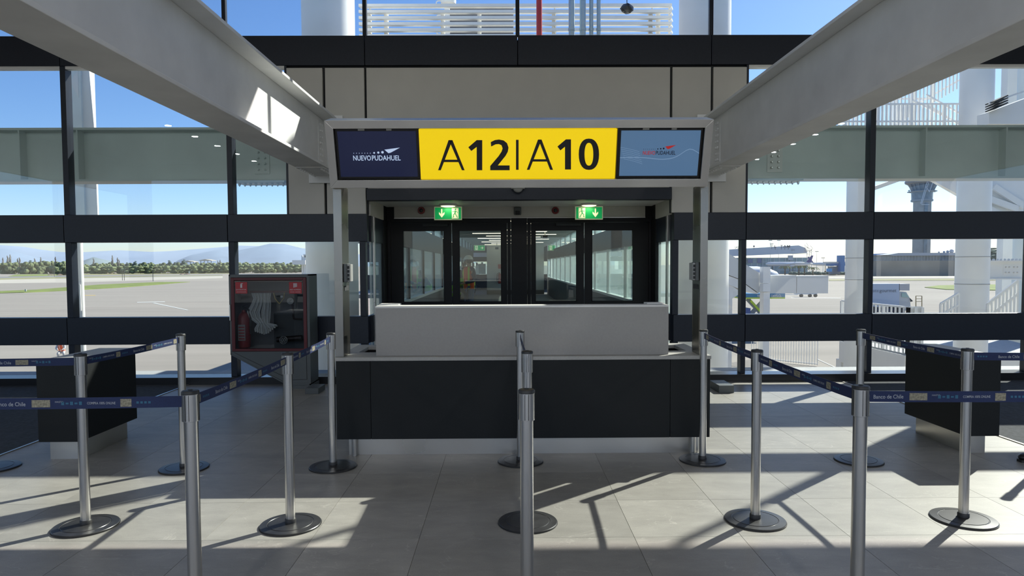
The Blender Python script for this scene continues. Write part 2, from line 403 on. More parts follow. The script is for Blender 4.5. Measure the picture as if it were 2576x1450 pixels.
# ------------------------------------------------------------------ door recess
YD = 10.2; XL, XR = -1.78, 2.165
vs_ = struct('trim_1')
obj('soffit', MB().box(XL-.02, XR+.02, YW+.12, YD+.15, 2.405, 2.44), WHITE, vs_, label='white ceiling of the door recess')
for s, x in ((-1, XL), (1, XR)):
    a, b = (x-.06, x) if s < 0 else (x, x+.06)
    nm = 'left' if s < 0 else 'right'
    obj('side_band', MB().box(a, b, YW+.16, YD, .52, .875), ALU, vs_)
    obj('side_band', MB().box(a, b, YW+.16, YD, 1.85, 2.19), ALU, vs_)
    obj('side_pane', MB().box((a+b)/2-.005, (a+b)/2+.005, YW+.16, YD-.35, .875, 1.85), PGLASS, vs_)
    obj('side_pane', MB().box((a+b)/2-.005, (a+b)/2+.005, YW+.16, YD-.35, .1, .52), PGLASS, vs_)
    obj('side_post', MB().box(a-.01, b+.01, YD-.35, YD, 0, 2.19), FRAME, vs_)
    obj('edge_trim', MB().box(x-.012, x+.012, YW+.30, YW+.36, .1, 2.19), STEEL, vs_)
    obj('jamb_panel', MB().box(a, b, YW+.12, YD-.28, 2.19, 2.405), PANEL, vs_)
    obj('jamb_panel', MB().box(a, b, YD-.26, YD, 2.19, 2.405), FRAME, vs_)
obj('fascia', MB().box(-1.67, 2.07, YD-.02, YD+.06, 2.243, 2.405), PANEL, vs_, bevel=.003, label='beige band over the doors')
obj('fascia_trim', MB().box(-1.67, 2.07, YD-.03, YD+.02, 2.232, 2.243), STEEL, vs_)
obj('frame_fill', MB().box(XL, -1.67, YD-.02, YD+.06, 2.19, 2.405).box(2.07, XR, YD-.02, YD+.06, 2.19, 2.405), FRAME, vs_)

def X10(px): return at(px, 670, YD).x
ZT, ZB = at(1300, 579, YD).z, at(1300, 760, YD).z
def dbl(n, xa, xb, leaves):
    d = struct('door_%d' % n, loc=((xa+xb)/2, YD, 0))
    obj('door_frame', MB().box(xa, xa+.05, YD-.03, YD+.09, 0, 2.232).box(xb-.05, xb, YD-.03, YD+.09, 0, 2.232).box(xa+.05, xb-.05, YD-.03, YD+.09, 2.17, 2.232), FRAME, d, bevel=.004)
    for (l0, l1, g0, g1) in leaves:
        lf = obj('leaf', MB().box(l0, g0, YD, YD+.05, .02, 2.165).box(g1, l1, YD, YD+.05, .02, 2.165)
                 .box(g0, g1, YD, YD+.05, ZT, 2.165).box(g0, g1, YD, YD+.05, .02, ZB), FRAME, d)
        obj('glazing_bead', MB().box(g0, g0+.012, YD-.008, YD, ZB, ZT).box(g1-.012, g1, YD-.008, YD, ZB, ZT).box(g0, g1, YD-.008, YD, ZT-.012, ZT).box(g0, g1, YD-.008, YD, ZB, ZB+.012), FRAME, lf)
        obj('pane', MB().box(g0, g1, YD+.018, YD+.026, ZB, ZT), DGLASS, lf)
    mid = leaves[0][1]
    obj('door_closer', MB().box(mid-.42, mid-.05, YD-.045, YD-.004, 2.115, 2.150).bar((mid-.22,YD-.05,2.16),(mid+.16,YD-.06,2.163),.02,.006), DARK, d, label='flat black closer above the leaves')
dbl(1, X10(975), X10(1285), [(X10(975)+.055, X10(1136), X10(1014), X10(1118)), (X10(1138), X10(1285)-.055, X10(1155), X10(1262))])
dbl(2, X10(1327), X10(1640), [(X10(1327)+.055, X10(1469), X10(1346), X10(1451)), (X10(1471), X10(1640)-.055, X10(1488), X10(1593))])
obj('centre_post', MB().box(X10(1286), X10(1326), YD-.05, YD+.12, 0, 2.232), FRAME, vs_, bevel=.004)

# lamps over the exit signs
for px in (1127, 1482):
    c = at(px, 513, 9.75)
    t = thing('ceiling_lamp', (c.x, 9.75, 2.405), 'round warm ceiling lamp above the %s green exit sign' % ('left' if px < 1300 else 'right'), 'lamp', 'lamps in the door recess')
    obj('rim', MB().lathe((c.x, 9.75, 2.378), [(.105,0),(.125,.005),(.125,.027),(.09,.027)], 28), WHITE, t)
    obj('diffuser', MB().lathe((c.x, 9.75, 2.366), [(.06,0),(.10,.008),(.104,.014)], 28), mat('warm_diffuser', (.9,.85,.6), .5, emit=(1,.85,.5), estr=2.5), t)
    ld = bpy.data.lights.new('lamp_glow', 'AREA'); ld.shape = 'DISK'; ld.size = .18; ld.energy = .6; ld.color = (1,.86,.6)
    lo = bpy.data.objects.new('lamp_glow', ld); C.objects.link(lo); lo.parent = t; lo.location = (0,0,-.05)

GREEN = mat('sign_green', (.0,.30,.08), .4, emit=(.0,.42,.11), estr=.35)
PALE = mat('sign_pale', (.75,.8,.55), .4, emit=(.78,.82,.55), estr=.42)
def exit_sign(c, wd, ht, man_left, arrow, label, group, y_face=True, estr=1):
    x, y, z = c; u = Vector((1,0,0)); v = Vector((0,0,1)); n = Vector((0,-1,0))
    t = thing('exit_sign', (x, y, z-ht/2), label, 'sign', group)
    obj('frame', MB().box(x-wd/2, x+wd/2, y, y+.03, z-ht/2, z+ht/2), mat('sign_frame', (.55,.6,.42), .5, emit=(.5,.6,.35), estr=.2), t, bevel=.004)
    obj('panel', MB().box(x-wd*.465, x+wd*.465, y-.004, y, z-ht*.43, z+ht*.43), GREEN, t)
    k = ht/.19
    def P(a, b): return Vector((x+a*wd/2, y-.005, z+b*ht/2))
    s = -1 if man_left else 1
    pc = s*.52
    # pale doorway
    obj('doorway', MB().prism([P(pc-.24,-.78),P(pc+.24,-.78),P(pc+.24,.78),P(pc-.24,.78)], (0,-.002,0)), PALE, t)
    # running figure
    mb = MB(); yy = y-.0085
    def Q(a, b): return Vector((x+(pc+a*(-s)*1.0)*wd/2, yy, z+b*ht/2))
    def limb(pts, wd_):
        for p, q in zip(pts, pts[1:]): mb.bar(p, q, .002, wd_, up=(0,0,1))
    hp = Q(-.02,.58); mb.lathe((hp.x, yy+.001, hp.z), [(.011*k,0),(.011*k,.002)], 12, axis='Y')
    limb([Q(-.02,.40), Q(.02,-.02)], .016*k)
    limb([Q(.0,.36), Q(-.14,.22), Q(-.18,.02)], .007*k); limb([Q(.0,.36), Q(.12,.24), Q(.22,.30)], .007*k)
    limb([Q(.02,-.02), Q(-.08,-.34), Q(-.16,-.66)], .009*k); limb([Q(.02,-.02), Q(.15,-.28), Q(.10,-.52), Q(.20,-.62)], .009*k)
    obj('running_figure', mb, GREEN, t)
    # arrow
    ac = -s*.45; mb = MB()
    if arrow == 'down':
        pts = [(-.045,.66),(.045,.66),(.045,-.10),(.20,.18),(.20,-.12),(0,-.66),(-.20,-.12),(-.20,.18),(-.045,-.10)]
    else:
        pts = [(-.24,.09),(.08,.09),(-.04,.42),(.10,.42),(.28,0),(.10,-.42),(-.04,-.42),(.08,-.09),(-.24,-.09)]
    mb.prism([Vector((x+(ac+a)*wd/2, y-.005, z+b*ht/2)) for a, b in pts], (0,-.002,0))
    obj('arrow', mb, PALE, t)
    return t
cL = at(1127, 537, 9.85); cR = at(1482, 536, 9.85)
a = exit_sign((cL.x, 9.85, cL.z), .40, .192, False, 'down', 'green exit sign over the left doors, arrow left of the running figure', 'exit signs in the door recess')
b = exit_sign((cR.x, 9.85, cR.z), .40, .192, True, 'down', 'green exit sign over the right doors, arrow right of the running figure', 'exit signs in the door recess')
for t_, c_ in ((a, cL), (b, cR)):
    for s_ in (-.095, .095): obj('hanger', MB().box(c_.x+s_-.005, c_.x+s_+.005, 9.86, 9.87, c_.z+.09, 2.405), STEEL, t_)
ALR = mat('alarm_red', (.22,.012,.015), .35)
for px in (1060, 1397):
    c = at(px, 530, YD-.03)
    t = thing('alarm_sounder', (c.x, YD-.02, c.z), 'round dark red alarm sounder on the beige band over the %s doors' % ('left' if px < 1300 else 'right'), 'alarm', 'red sounders over the doors')
    obj('body', MB().lathe((c.x, YD-.02, c.z), [(.052,0),(.054,.02),(.045,.035)], 24, axis='Y'), ALR, t)
    obj('dome', MB().lathe((c.x, YD-.055, c.z), [(.03,0),(.024,.012),(.01,.018)], 20, axis='Y'), RUB, t)
c = at(1302, 531, YD-.05)
t = thing('motion_sensor', (c.x, YD-.02, c.z), 'small grey and black sensor box at the middle of the beige band', 'sensor')
obj('body', MB().box(c.x-.055, c.x+.055, YD-.06, YD-.02, c.z-.06, c.z+.06), GREY, t, bevel=.015)
obj('lens', MB().box(c.x-.036, c.x+.036, YD-.075, YD-.058, c.z-.055, c.z+.0), BLACK, t, bevel=.008)
c = at(1303, 475, 8.75)
t = thing('dome_camera', (c.x, 8.76, c.z), 'white dome camera on the dark header above the doors', 'camera')
obj('base', MB().lathe((c.x, 8.74, c.z), [(.088,0),(.088,.03),(.05,.034)], 28), WHITE, t)
obj('dome', MB().ball((c.x, 8.74, c.z+.002), .062, 18, 10, (1,1,.85)), mat('smoked_dome', (.35,.35,.34), .15), t)
obj('bracket', MB().box(c.x-.04, c.x+.04, 8.76, 8.825, c.z+.005, c.z+.04), WHITE, t)

# ------------------------------------------------------------------ steel beams
def ibeam(mb, x0, x1, ya, yb, zb, zt, tf=.03, tw=.02):
    xc = (x0+x1)/2
    mb.box(x0, x1, ya, yb, zb, zb+tf).box(x0, x1, ya, yb, zt-tf, zt).box(xc-tw/2, xc+tw/2, ya, yb, zb+tf, zt-tf)
for nm, x0, x1 in (('left', -2.50, -2.135), ('right', 2.50, 2.80)):
    t = thing('roof_beam', ((x0+x1)/2, YW, 2.705), 'pale grey steel I-beam running overhead to the %s of the doorway' % nm, 'beam', 'steel beams overhead')
    mb = MB(); ibeam(mb, x0, x1, -8, YW-.02, 2.705, 3.40)
    obj('girder', mb, BEAM, t, bevel=.004)
    xc = (x0+x1)/2; s = 1 if nm == 'left' else -1
    ep = obj('end_plate', MB().box(x0-.04, x1+.04, YW-.02, YW, 2.60, 3.46), BEAM, t, bevel=.003)
    sp = obj('splice_plate', MB().box(xc+s*.010, xc+s*.022, YW-.42, YW-.02, 2.78, 3.33), BEAM, t, bevel=.002)
    for i in range(7):
        for j in range(2):
            z = 2.83+i*.075; y = YW-.36+j*.07
            obj('bolt', MB().lathe((xc+s*.022, y, z), [(.016,0),(.016,s*.012),(.008,s*.02)], 6, axis='X'), BEAM, sp)
    fp = obj('flange_plate', MB().box(x0+.02, x1-.02, YW-.75, YW-.02, 2.690, 2.705), BEAM, t, bevel=.002)
    for i in range(8):
        for x in (x0+.06, x1-.06):
            obj('bolt', MB().lathe((x, YW-.68+i*.085, 2.69), [(.008,-.02),(.016,-.012),(.016,0)], 6), BEAM, fp)
# ================================================================== boarding counter
CX0, CX1 = -1.372, 1.632; YF, YB = 5.42, 6.28
t = thing('boarding_counter', ((CX0+CX1)/2, 5.85, 0), 'long charcoal boarding counter with grey top in front of the doors', 'counter')
XA, XB = -1.095, 1.31
for a, b in ((CX0, XA), (XA, XB), (XB, CX1)):
    obj('front_panel', MB().box(a+.0015, b-.0015, YF, YF+.03, .138, .775), CTR, t, bevel=.002)
obj('side_panel', MB().box(CX0, CX0+.03, YF+.03, YB, .138, .775), CTR, t)
obj('side_panel', MB().box(CX1-.03, CX1, YF+.03, YB, .138, .775), CTR, t)
obj('bottom_panel', MB().box(CX0+.03, CX1-.03, YF+.03, YB, .138, .165), CTR, t)
tp = MB(); ya, yb_ = YF-.006, YB+.01; h0, h1 = 5.74, 6.14
for (xa, xb, hx0, hx1) in ((CX0-.004, -1.0, -1.255, -1.04), (1.27, CX1+.004, 1.30, 1.52)):
    tp.box(xa, hx0, ya, yb_, .772, .80).box(hx1, xb, ya, yb_, .772, .80).box(hx0, hx1, ya, h0, .772, .80).box(hx0, hx1, h1, yb_, .772, .80)
tp.box(-1.0, 1.27, ya, yb_, .772, .80)
obj('worktop', tp, STONE, t)
for hx0, hx1 in ((-1.255, -1.04), (1.30, 1.52)):
    obj('recess_tray', MB().box(hx0, hx1, h0, h1, .60, .61).box(hx0-.01, hx0, h0, h1, .60, .772).box(hx1, hx1+.01, h0, h1, .60, .772).box(hx0, hx1, h0-.01, h0, .60, .772).box(hx0, hx1, h1, h1+.01, .60, .772), BLACK, t, label='black tray sunk into the worktop')
kp = obj('kick_plate', MB().box(-1.285, 1.555, 5.47, 6.15, 0, .138), STEEL, t, label='brushed steel plinth')
for x in (-1.235, 1.50): obj('foot', MB().cyl((x, 5.445, 0), (x, 5.445, .138), .022, n=16), STEEL, t)
s_ = thing('counter_screen', (.12, 5.6, .80), 'pale grey raised privacy screen standing on the charcoal counter', 'screen')
obj('front_panel', MB().box(-1.063, 1.312, 5.50, 5.525, .80, 1.188), mat('screen_grey', (.34,.325,.305), .5, noise=.03, nscale=60), s_, bevel=.002)
obj('side_panel', MB().box(-1.063, -1.038, 5.525, 5.80, .80, 1.188), MATS['screen_grey'], s_)
obj('side_panel', MB().box(1.287, 1.312, 5.525, 5.80, .80, 1.188), MATS['screen_grey'], s_)
obj('top_ledge', MB().box(-1.063, 1.312, 5.497, 5.66, 1.188, 1.205), WHITE, s_, bevel=.002, label='white ledge along the top')
for x0, x1 in ((-1.063, -.90), (1.17, 1.312)): obj('corner_cap', MB().box(x0, x1, 5.66, 5.80, 1.188, 1.212), WHITE, s_)

# ================================================================== steel portal with gate sign
pt = thing('sign_portal', (.1, 5.4, .80), 'brushed steel portal standing on the counter and framing the gate sign', 'portal')
for nm, x0, x1 in (('left', -1.378, -1.312), ('right', 1.552, 1.612)):
    p_ = obj('post', MB().box(x0, x1, 5.45, 5.47, .80, 2.17).box(x0, x0+.012, 5.47, 5.66, .80, 2.17).box(x1-.012, x1, 5.47, 5.66, .80, 2.17).box(x0, x1, 5.66, 5.68, .80, 2.17), PSTEEL, pt, bevel=.002)
    xi = x1 if nm == 'left' else x0; s = 1 if nm == 'left' else -1
    obj('socket_plate', MB().box(min(xi, xi+s*.004), max(xi, xi+s*.004), 5.50, 5.64, 1.33, 1.37), DARK, p_)
    d = thing('card_reader', (xi+s*.03, 5.5, 1.39), 'slim grey card reader fixed inside the %s portal post' % nm, 'card reader', 'card readers on the portal posts')
    obj('body', MB().box(min(xi+s*.002, xi+s*.030), max(xi+s*.002, xi+s*.030), 5.47, 5.60, 1.40, 1.55), GREY, d, bevel=.004)
    obj('front_plate', MB().box(min(xi+s*.030, xi+s*.052), max(xi+s*.030, xi+s*.052), 5.48, 5.59, 1.405, 1.545), mat('reader_grey', (.35,.35,.34), .4), d, bevel=.003)
    for k in range(4):
        obj('button', MB().box(min(xi+s*.034, xi+s*.048), max(xi+s*.034, xi+s*.048), 5.474, 5.48, 1.415+k*.031, 1.437+k*.031), DARK, d)
A0 = at(1300, 302, 5.25); A1 = at(1300, 472, 5.40)
SV = (A0-A1).normalized(); SN = Vector((1,0,0)).cross(SV).normalized()  # SN faces the hall (-Y)
if SN.y > 0: SN = -SN
def sp(px, py, off=0.0):
    d = ray(px, py); o = A1 + SN*off
    return CAM + d*((o-CAM).dot(SN)/d.dot(SN))
def sprism(mb, pts, off, th):
    P = [sp(x, y, off) for x, y in pts]; return mb.prism(P, -SN*th)
SX0, SX1 = -1.385, 1.592; SH = (A0-A1).length
def SQ(x, v, off=0.0): return Vector((x, A1.y, A1.z)) + SV*v + SN*off
def sbox(mb, x0, x1, v0, v1, off0, off1):
    """box on the tilted sign plane; off measured towards the hall"""
    return mb.prism([SQ(x0,v0,off1), SQ(x1,v0,off1), SQ(x1,v1,off1), SQ(x0,v1,off1)], SN*(off0-off1))
fw = .062
def member(a, b, c_, d): # mitred frame member, front face polygon
    mb = MB(); mb.prism([SQ(*a,0), SQ(*b,0), SQ(*c_,0), SQ(*d,0)], -SN*.20); return obj('frame_member', mb, SSTEEL, pt, bevel=.002)
member((SX0,SH), (SX1,SH), (SX1-fw,SH-fw), (SX0+fw,SH-fw)); member((SX0,0), (SX1,0), (SX1-fw,fw), (SX0+fw,fw))
member((SX0,0), (SX0,SH), (SX0+fw,SH-fw), (SX0+fw,fw)); member((SX1,0), (SX1,SH), (SX1-fw,SH-fw), (SX1-fw,fw))
obj('back_plate', sbox(MB(), SX0+.01, SX1-.01, .01, SH-.01, -.2, -.19), DARK, pt)
for px in (1054, 1555):
    x = sp(px, 380).x; obj('divider', sbox(MB(), x-.004, x+.004, fw, SH-fw, -.15, -.035), BLACK, pt)
# yellow gate sign
YEL = mat('gate_yellow', (.70,.50,.01), .4, emit=(.76,.53,.0), estr=.84)
INK = mat('sign_ink', (.012,.012,.012), .5)
gx0, gx1 = sp(1053, 380).x+.006, sp(1552, 380).x-.004
gs = thing('gate_sign', SQ((gx0+gx1)/2, fw, 0), 'yellow backlit sign reading A12 | A10 in the middle of the steel portal', 'sign')
obj('panel', sbox(MB(), gx0, gx1, fw+.004, SH-fw-.006, -.12, -.012), YEL, gs, bevel=.002)
L3 = lambda pts: [(820+x/5.367, 300+y/5.367) for x, y in pts]
L4 = lambda pts: [(1300+x/5.152, 300+y/5.152) for x, y in pts]
def glyph(nm, polys):
    mb = MB()
    for p in polys: sprism(mb, p, -.0095, .002)
    obj(nm, mb, INK, gs)
glyph('letter', [L3([(1513,690),(1550,690),(1708,283),(1655,283)]), L3([(1835,690),(1872,690),(1708,283),(1660,283)]), L3([(1590,580),(1795,580),(1785,548),(1600,548)])])
glyph('digit', [L3([(2035,690),(2110,690),(2110,283),(2035,283),(1922,380),(1962,430),(2035,375)])])
glyph('digit', [L3([(2225,310),(2280,283),(2335,275),(2400,288),(2445,325),(2465,385),(2455,440),(2425,495),(2320,625),(2480,625),(2480,690),(2218,690),(2218,632),(2330,500),(2370,440),(2385,395),(2370,352),(2335,336),(2290,340),(2230,370)])])
glyph('divider_bar', [L4([(-10,657),(24,657),(24,268),(-10,268)])])
glyph('letter', [L4([(130,657),(165,657),(322,265),(275,265)]), L4([(432,657),(470,657),(322,265),(280,265)]), L4([(200,550),(398,550),(388,520),(212,520)])])
glyph('digit', [L4([(625,653),(703,653),(703,262),(637,262),(527,355),(565,405),(625,357)])])
ring = []
for i in range(28):
    t0 = 2*math.pi*i/28; t1 = 2*math.pi*(i+1)/28
    def E_(t_, a, b): return (935+a*math.copysign(abs(math.cos(t_))**.85, math.cos(t_)), 455+b*math.copysign(abs(math.sin(t_))**.9, math.sin(t_)))
    ring.append(L4([E_(t0,132,203), E_(t1,132,203), E_(t1,57,148), E_(t0,57,148)]))
glyph('digit', ring)
# display screens
def screen(x0, x1, nm, label, scol, sest, tcol1, tcol2, tr, wave):
    t = thing('display_screen', SQ((x0+x1)/2, fw, 0), label, 'screen')
    v0, v1 = fw+.004, SH-fw-.004
    obj('bezel', sbox(MB(), x0, x1, v0, v1, -.12, -.030), BLACK, t, bevel=.003)
    SM = mat('screen_'+nm, scol, .12, emit=scol, estr=sest)
    b = .018
    obj('panel', sbox(MB(), x0+b, x1-b, v0+b, v1-b, -.030, -.028), SM, t)
    for k, (f, l) in enumerate(((.28,.05),(.62,.04))):
        x = x0+(x1-x0)*f; obj('clip', sbox(MB(), x, x+l, v1-.012, v1+.002, -.03, -.024), mat('clip_grey', (.5,.5,.48), .4), t)
    if wave:
        wm = mat('screen_swirl', (.22,.34,.50), .3, emit=(.22,.34,.50), estr=.5)
        W_ = x1-x0-2*b; cx = x0+b; mv = (v0+v1)/2
        mb = MB()
        pts = []
        for i in range(25):
            f = i/24; pts.append((cx+W_*f, mv-.035+.055*math.exp(-((f-.88)/.12)**2)-.02*math.exp(-((f-.55)/.2)**2)+.012*f))
        for (a, c1), (bb, c2) in zip(pts, pts[1:]):
            mb.add([SQ(a,c1,-.0270), SQ(bb,c2,-.0270), SQ(bb,c2+.005,-.0270), SQ(a,c1+.005,-.0270)], [(0,1,2,3)])
        for k in range(7):
            for i in range(10):
                f0 = i/10*.24+k*.008; f1 = (i+1)/10*.24+k*.008
                g0 = mv+.045-k*.014-.08*f0-.25*f0*f0; g1 = mv+.045-k*.014-.08*f1-.25*f1*f1
                mb.add([SQ(cx+W_*f0,g0,-.0270), SQ(cx+W_*f1,g1,-.0270), SQ(cx+W_*f1,g1+.0022,-.0270), SQ(cx+W_*f0,g0+.0022,-.0270)], [(0,1,2,3)])
        obj('swirl', mb, wm, t)
    (xa, ya), (xb, yb) = tr
    a = sp(xa, ya, -.026); bq = sp(xb, ya, -.026); hh = (sp(xa, ya, -.026)-sp(xa, yb, -.026)).length
    wdt = (bq-a).length
    m1 = MB(); m2 = MB()
    f = .42
    put_text(m1, 'NUEVO', a, (1,0,0), SV, hh, off=.012, center=False, width=wdt*.375)
    put_text(m2, 'PUDAHUEL', a+Vector((wdt*.395,0,0)), (1,0,0), SV, hh, off=.012, center=False, width=wdt*.605)
    o1 = obj('lettering', m1, tcol1, t); o2 = obj('lettering', m2, tcol2, t)
    # dotted runway and dart
    m4 = MB()
    base = hh*1.45
    for i in range(10):
        fx = .02+.058*i if i < 7 else .45+.088*(i-7)
        r = wdt*(.008 if i < 7 else .019+.004*(i-7)); q = a+Vector((wdt*fx,0,0))+SV*(base+hh*.06*(i>6)*(i-6))
        m3 = MB(); m3.prism([q+Vector((r*math.cos(t_),0,0))+SV*(r*math.sin(t_)) for t_ in [k*math.pi/5 for k in range(10)]], SN*.0012); obj('dot', m3, tcol2, t)
    q = lambda x, y: a+Vector((wdt*x,0,0))+SV*(hh*y)
    m4.prism([q(.67,2.15), q(.75,1.45), q(.80,1.55), q(1.0,2.55)], SN*.0012)
    obj('dart', m4, tcol1, t)
LW = mat('logo_pale', (.45,.55,.75), .5, emit=(.45,.55,.75), estr=.7)
LR = mat('logo_red', (.35,.02,.02), .5, emit=(.40,.02,.02), estr=.6)
LN = mat('logo_navy', (.01,.015,.05), .5)
screen(SX0+fw+.004, sp(1054,380).x-.004, 'navy', 'dark navy display screen with pale airport logo left of the yellow sign', (.010,.014,.045), .55, LW, LW, ((889,404),(1008,391.5)), False)
screen(sp(1555,380).x+.004, SX1-fw-.004, 'sky', 'light blue display screen with red and navy logo right of the yellow sign', (.085,.165,.29), .60, LR, LN, ((1617,389.5),(1699,380)), True)

# ================================================================== side desks
def desk(x0, x1, side, label):
    t = thing('check_desk', ((x0+x1)/2, 5.75, 0), label, 'desk', None)
    y0, y1 = 5.31, 6.15
    obj('end_panel', MB().box(x0+.012, x1-.012, y0, y0+.02, .16, .775), CTR, t, bevel=.002)
    obj('end_panel', MB().box(x0+.012, x1-.012, y1-.02, y1, .16, .775), CTR, t)
    obj('side_panel', MB().box(x0, x0+.02, y0+.004, y1-.004, .16, .775), CTR, t)
    obj('side_panel', MB().box(x1-.02, x1, y0+.004, y1-.004, .16, .775), CTR, t)
    obj('bottom_panel', MB().box(x0+.02, x1-.02, y0+.02, y1-.02, .16, .18), CTR, t)
    obj('worktop', MB().box(x0-.005, x1+.005, y0-.005, y1+.005, .775, .80), STONE, t, bevel=.002)
    k0, k1 = (x0+.03, x1-.05) if side < 0 else (x0+.06, x1-.05)
    obj('kick_plate', MB().box(k0, k1, y0+.09, y1-.08, 0, .16), STEEL, t)
desk(-3.68, -3.36, -1, 'charcoal pedestal desk with steel plinth left of the main counter')
desk(3.635, 3.90, 1, 'charcoal pedestal desk with steel plinth right of the main counter')

# ================================================================== fire cabinet
YC = 8.45
def fc(px, py, Y=YC): return at(px, py, Y)
fx0, fx1 = fc(575,690).x, fc(777,690).x; ztop = fc(670,691).z
cz1 = fc(580,893).z; cx2 = fc(722,968).x
t = thing('fire_cabinet', ((fx0+fx1)/2, 8.65, 0), 'grey fire hose cabinet with red framed glass door, cut away at its lower left', 'cabinet')
prof = [(fx0,cz1),(cx2,.05),(fx1,.05),(fx1,ztop),(fx0,ztop)]
mb = MB(); yb2 = 8.80
# shell: back, and walls following the outline
mb.prism([(x,yb2-.02,z) for x, z in prof], (0,.02,0))
for (xa, za), (xb, zb) in zip(prof, prof[1:]+prof[:1]):
    d = Vector((xb-xa,0,zb-za)).normalized(); n = Vector((-d.z,0,d.x))*.016
    mb.prism([(xa,YC,za),(xb,YC,zb),(xb+n.x,YC,zb+n.z),(xa+n.x,YC,za+n.z)], (0,yb2-.02-YC,0))
obj('shell', mb, GREY, t)
obj('plinth', MB().box(cx2-.02, fx1+.01, YC+.01, yb2, 0, .055), GREY, t)
# red frame + door glass
rx0, rx1 = fc(583,800).x, fc(772,800).x; rz1, rz0 = fc(680,699).z, fc(680,884).z; rw = .040
mb = MB(); mb.box(rx0,rx0+rw,YC-.012,YC+.01,rz0,rz1).box(rx1-rw,rx1,YC-.012,YC+.01,rz0,rz1).box(rx0+rw,rx1-rw,YC-.012,YC+.01,rz1-rw*.8,rz1).box(rx0+rw,rx1-rw,YC-.012,YC+.01,rz0,rz0+rw*.8)
dr = obj('door_frame', mb, RED, t, bevel=.003, label='dark red door frame')
obj('pane', MB().box(rx0+rw,rx1-rw,YC-.004,YC,rz0+.04,rz1-.04), CGLASS, dr)
obj('handle', MB().box(rx0-.022,rx0-.008,YC-.02,YC-.004,.86,1.06), STEEL, dr, bevel=.003)
# grey fascia round the door and lower blank panel with seam
mb = MB(); mb.prism([(fx0+.012,YC+.002,cz1+.01),(cx2+.01,YC+.002,.065),(fx1-.012,YC+.002,.065),(fx1-.012,YC+.002,rz0-.004),(fx0+.012,YC+.002,rz0-.004)], (0,.012,0))
obj('lower_panel', mb, GREY, t, bevel=.002)
obj('fascia', MB().box(fx0+.016, rx0-.004, YC, YC+.012, rz0, ztop-.016).box(rx1+.004, fx1-.016, YC, YC+.012, rz0, ztop-.016).box(rx0-.004, rx1+.004, YC, YC+.012, rz1+.004, ztop-.016), GREY, t)
obj('seam', MB().box(fx1-.05, fx1-.045, YC-.001, YC+.004, .12, rz0-.03).bar((fx0+.04,YC+.001,cz1+.03),(cx2+.05,YC+.001,.115),.004,.004).bar((cx2+.05,YC+.001,.115),(fx1-.048,YC+.001,.12),.004,.004), BLACK, t)
obj('back_plate', MB().box(rx0+.02, rx1-.02, yb2-.05, yb2-.04, rz0, rz1), mat('cabinet_inner', (.10,.105,.11), .6), t)
# door labels
LBL = mat('label_red', (.42,.03,.035), .5); LBW = mat('label_white', (.6,.6,.6), .5)
for (pa, pb, s1, s2, icon) in ((593,622,'EXTINTOR','FIRE EXTINGUISHER',0),(728,759,'RED HUMEDA','FIRE HOSE',1)):
    a = fc(pa, 739); b = fc(pb, 710)
    l = obj('door_label', MB().box(a.x, b.x, YC-.0065, YC-.005, a.z, b.z), LBL, dr, label='red door sticker reading %s' % s1)
    mb = MB(); cx = (a.x+b.x)/2; hz = b.z-a.z; yy = YC-.0072
    put_text(mb, s1, (cx, yy, a.z+hz*.34), (1,0,0), (0,0,1), .014, width=(b.x-a.x)*.86)
    put_text(mb, s2, (cx, yy, a.z+hz*.14), (1,0,0), (0,0,1), .009, width=(b.x-a.x)*.80)
    if icon == 0: mb.box(cx-.011, cx+.011, yy-.0005, yy, a.z+hz*.5, a.z+hz*.82).box(cx-.006, cx+.02, yy-.0005, yy, a.z+hz*.85, a.z+hz*.9)
    else:
        for k in range(4): mb.box(cx-.024+k*.012, cx-.016+k*.012, yy-.0005, yy, a.z+hz*(.52+.02*k), a.z+hz*.9)
    obj('lettering', mb, LBW, dr)
# extinguisher inside
e = fc(612, 800, 8.6)
ex = thing('fire_extinguisher', (e.x, 8.62, .5), 'red fire extinguisher inside the cabinet, at the left behind the glass', 'extinguisher')
REDX = mat('extinguisher_red', (.30,.012,.015), .35)
obj('cylinder', MB().lathe((e.x, 8.62, .50), [(.055,0),(.075,.01),(.078,.06),(.078,.38),(.06,.43),(.025,.455),(.02,.48)], 24), REDX, ex)
obj('valve', MB().cyl((e.x,8.62,.975),(e.x,8.62,1.02),.02).bar((e.x-.02,8.6,1.03),(e.x+.07,8.58,1.06),.02,.012).bar((e.x-.02,8.6,1.01),(e.x+.06,8.58,1.015),.02,.01), DARK, ex)
obj('hose', MB().tube([(e.x+.02,8.6,1.0),(e.x+.08,8.59,.98),(e.x+.098,8.58,.9),(e.x+.098,8.58,.68)], .012), RUB, ex)
mb = MB(); mb.box(e.x-.045, e.x+.045, 8.534, 8.538, .60, .80)
lb = obj('label', mb, mat('label_cream', (.40,.38,.36), .6), ex)
mb = MB()
for k in range(5): mb.box(e.x-.036, e.x+.036, 8.532, 8.534, .615+k*.036, .632+k*.036)
obj('label_print', mb, LBL, lb)
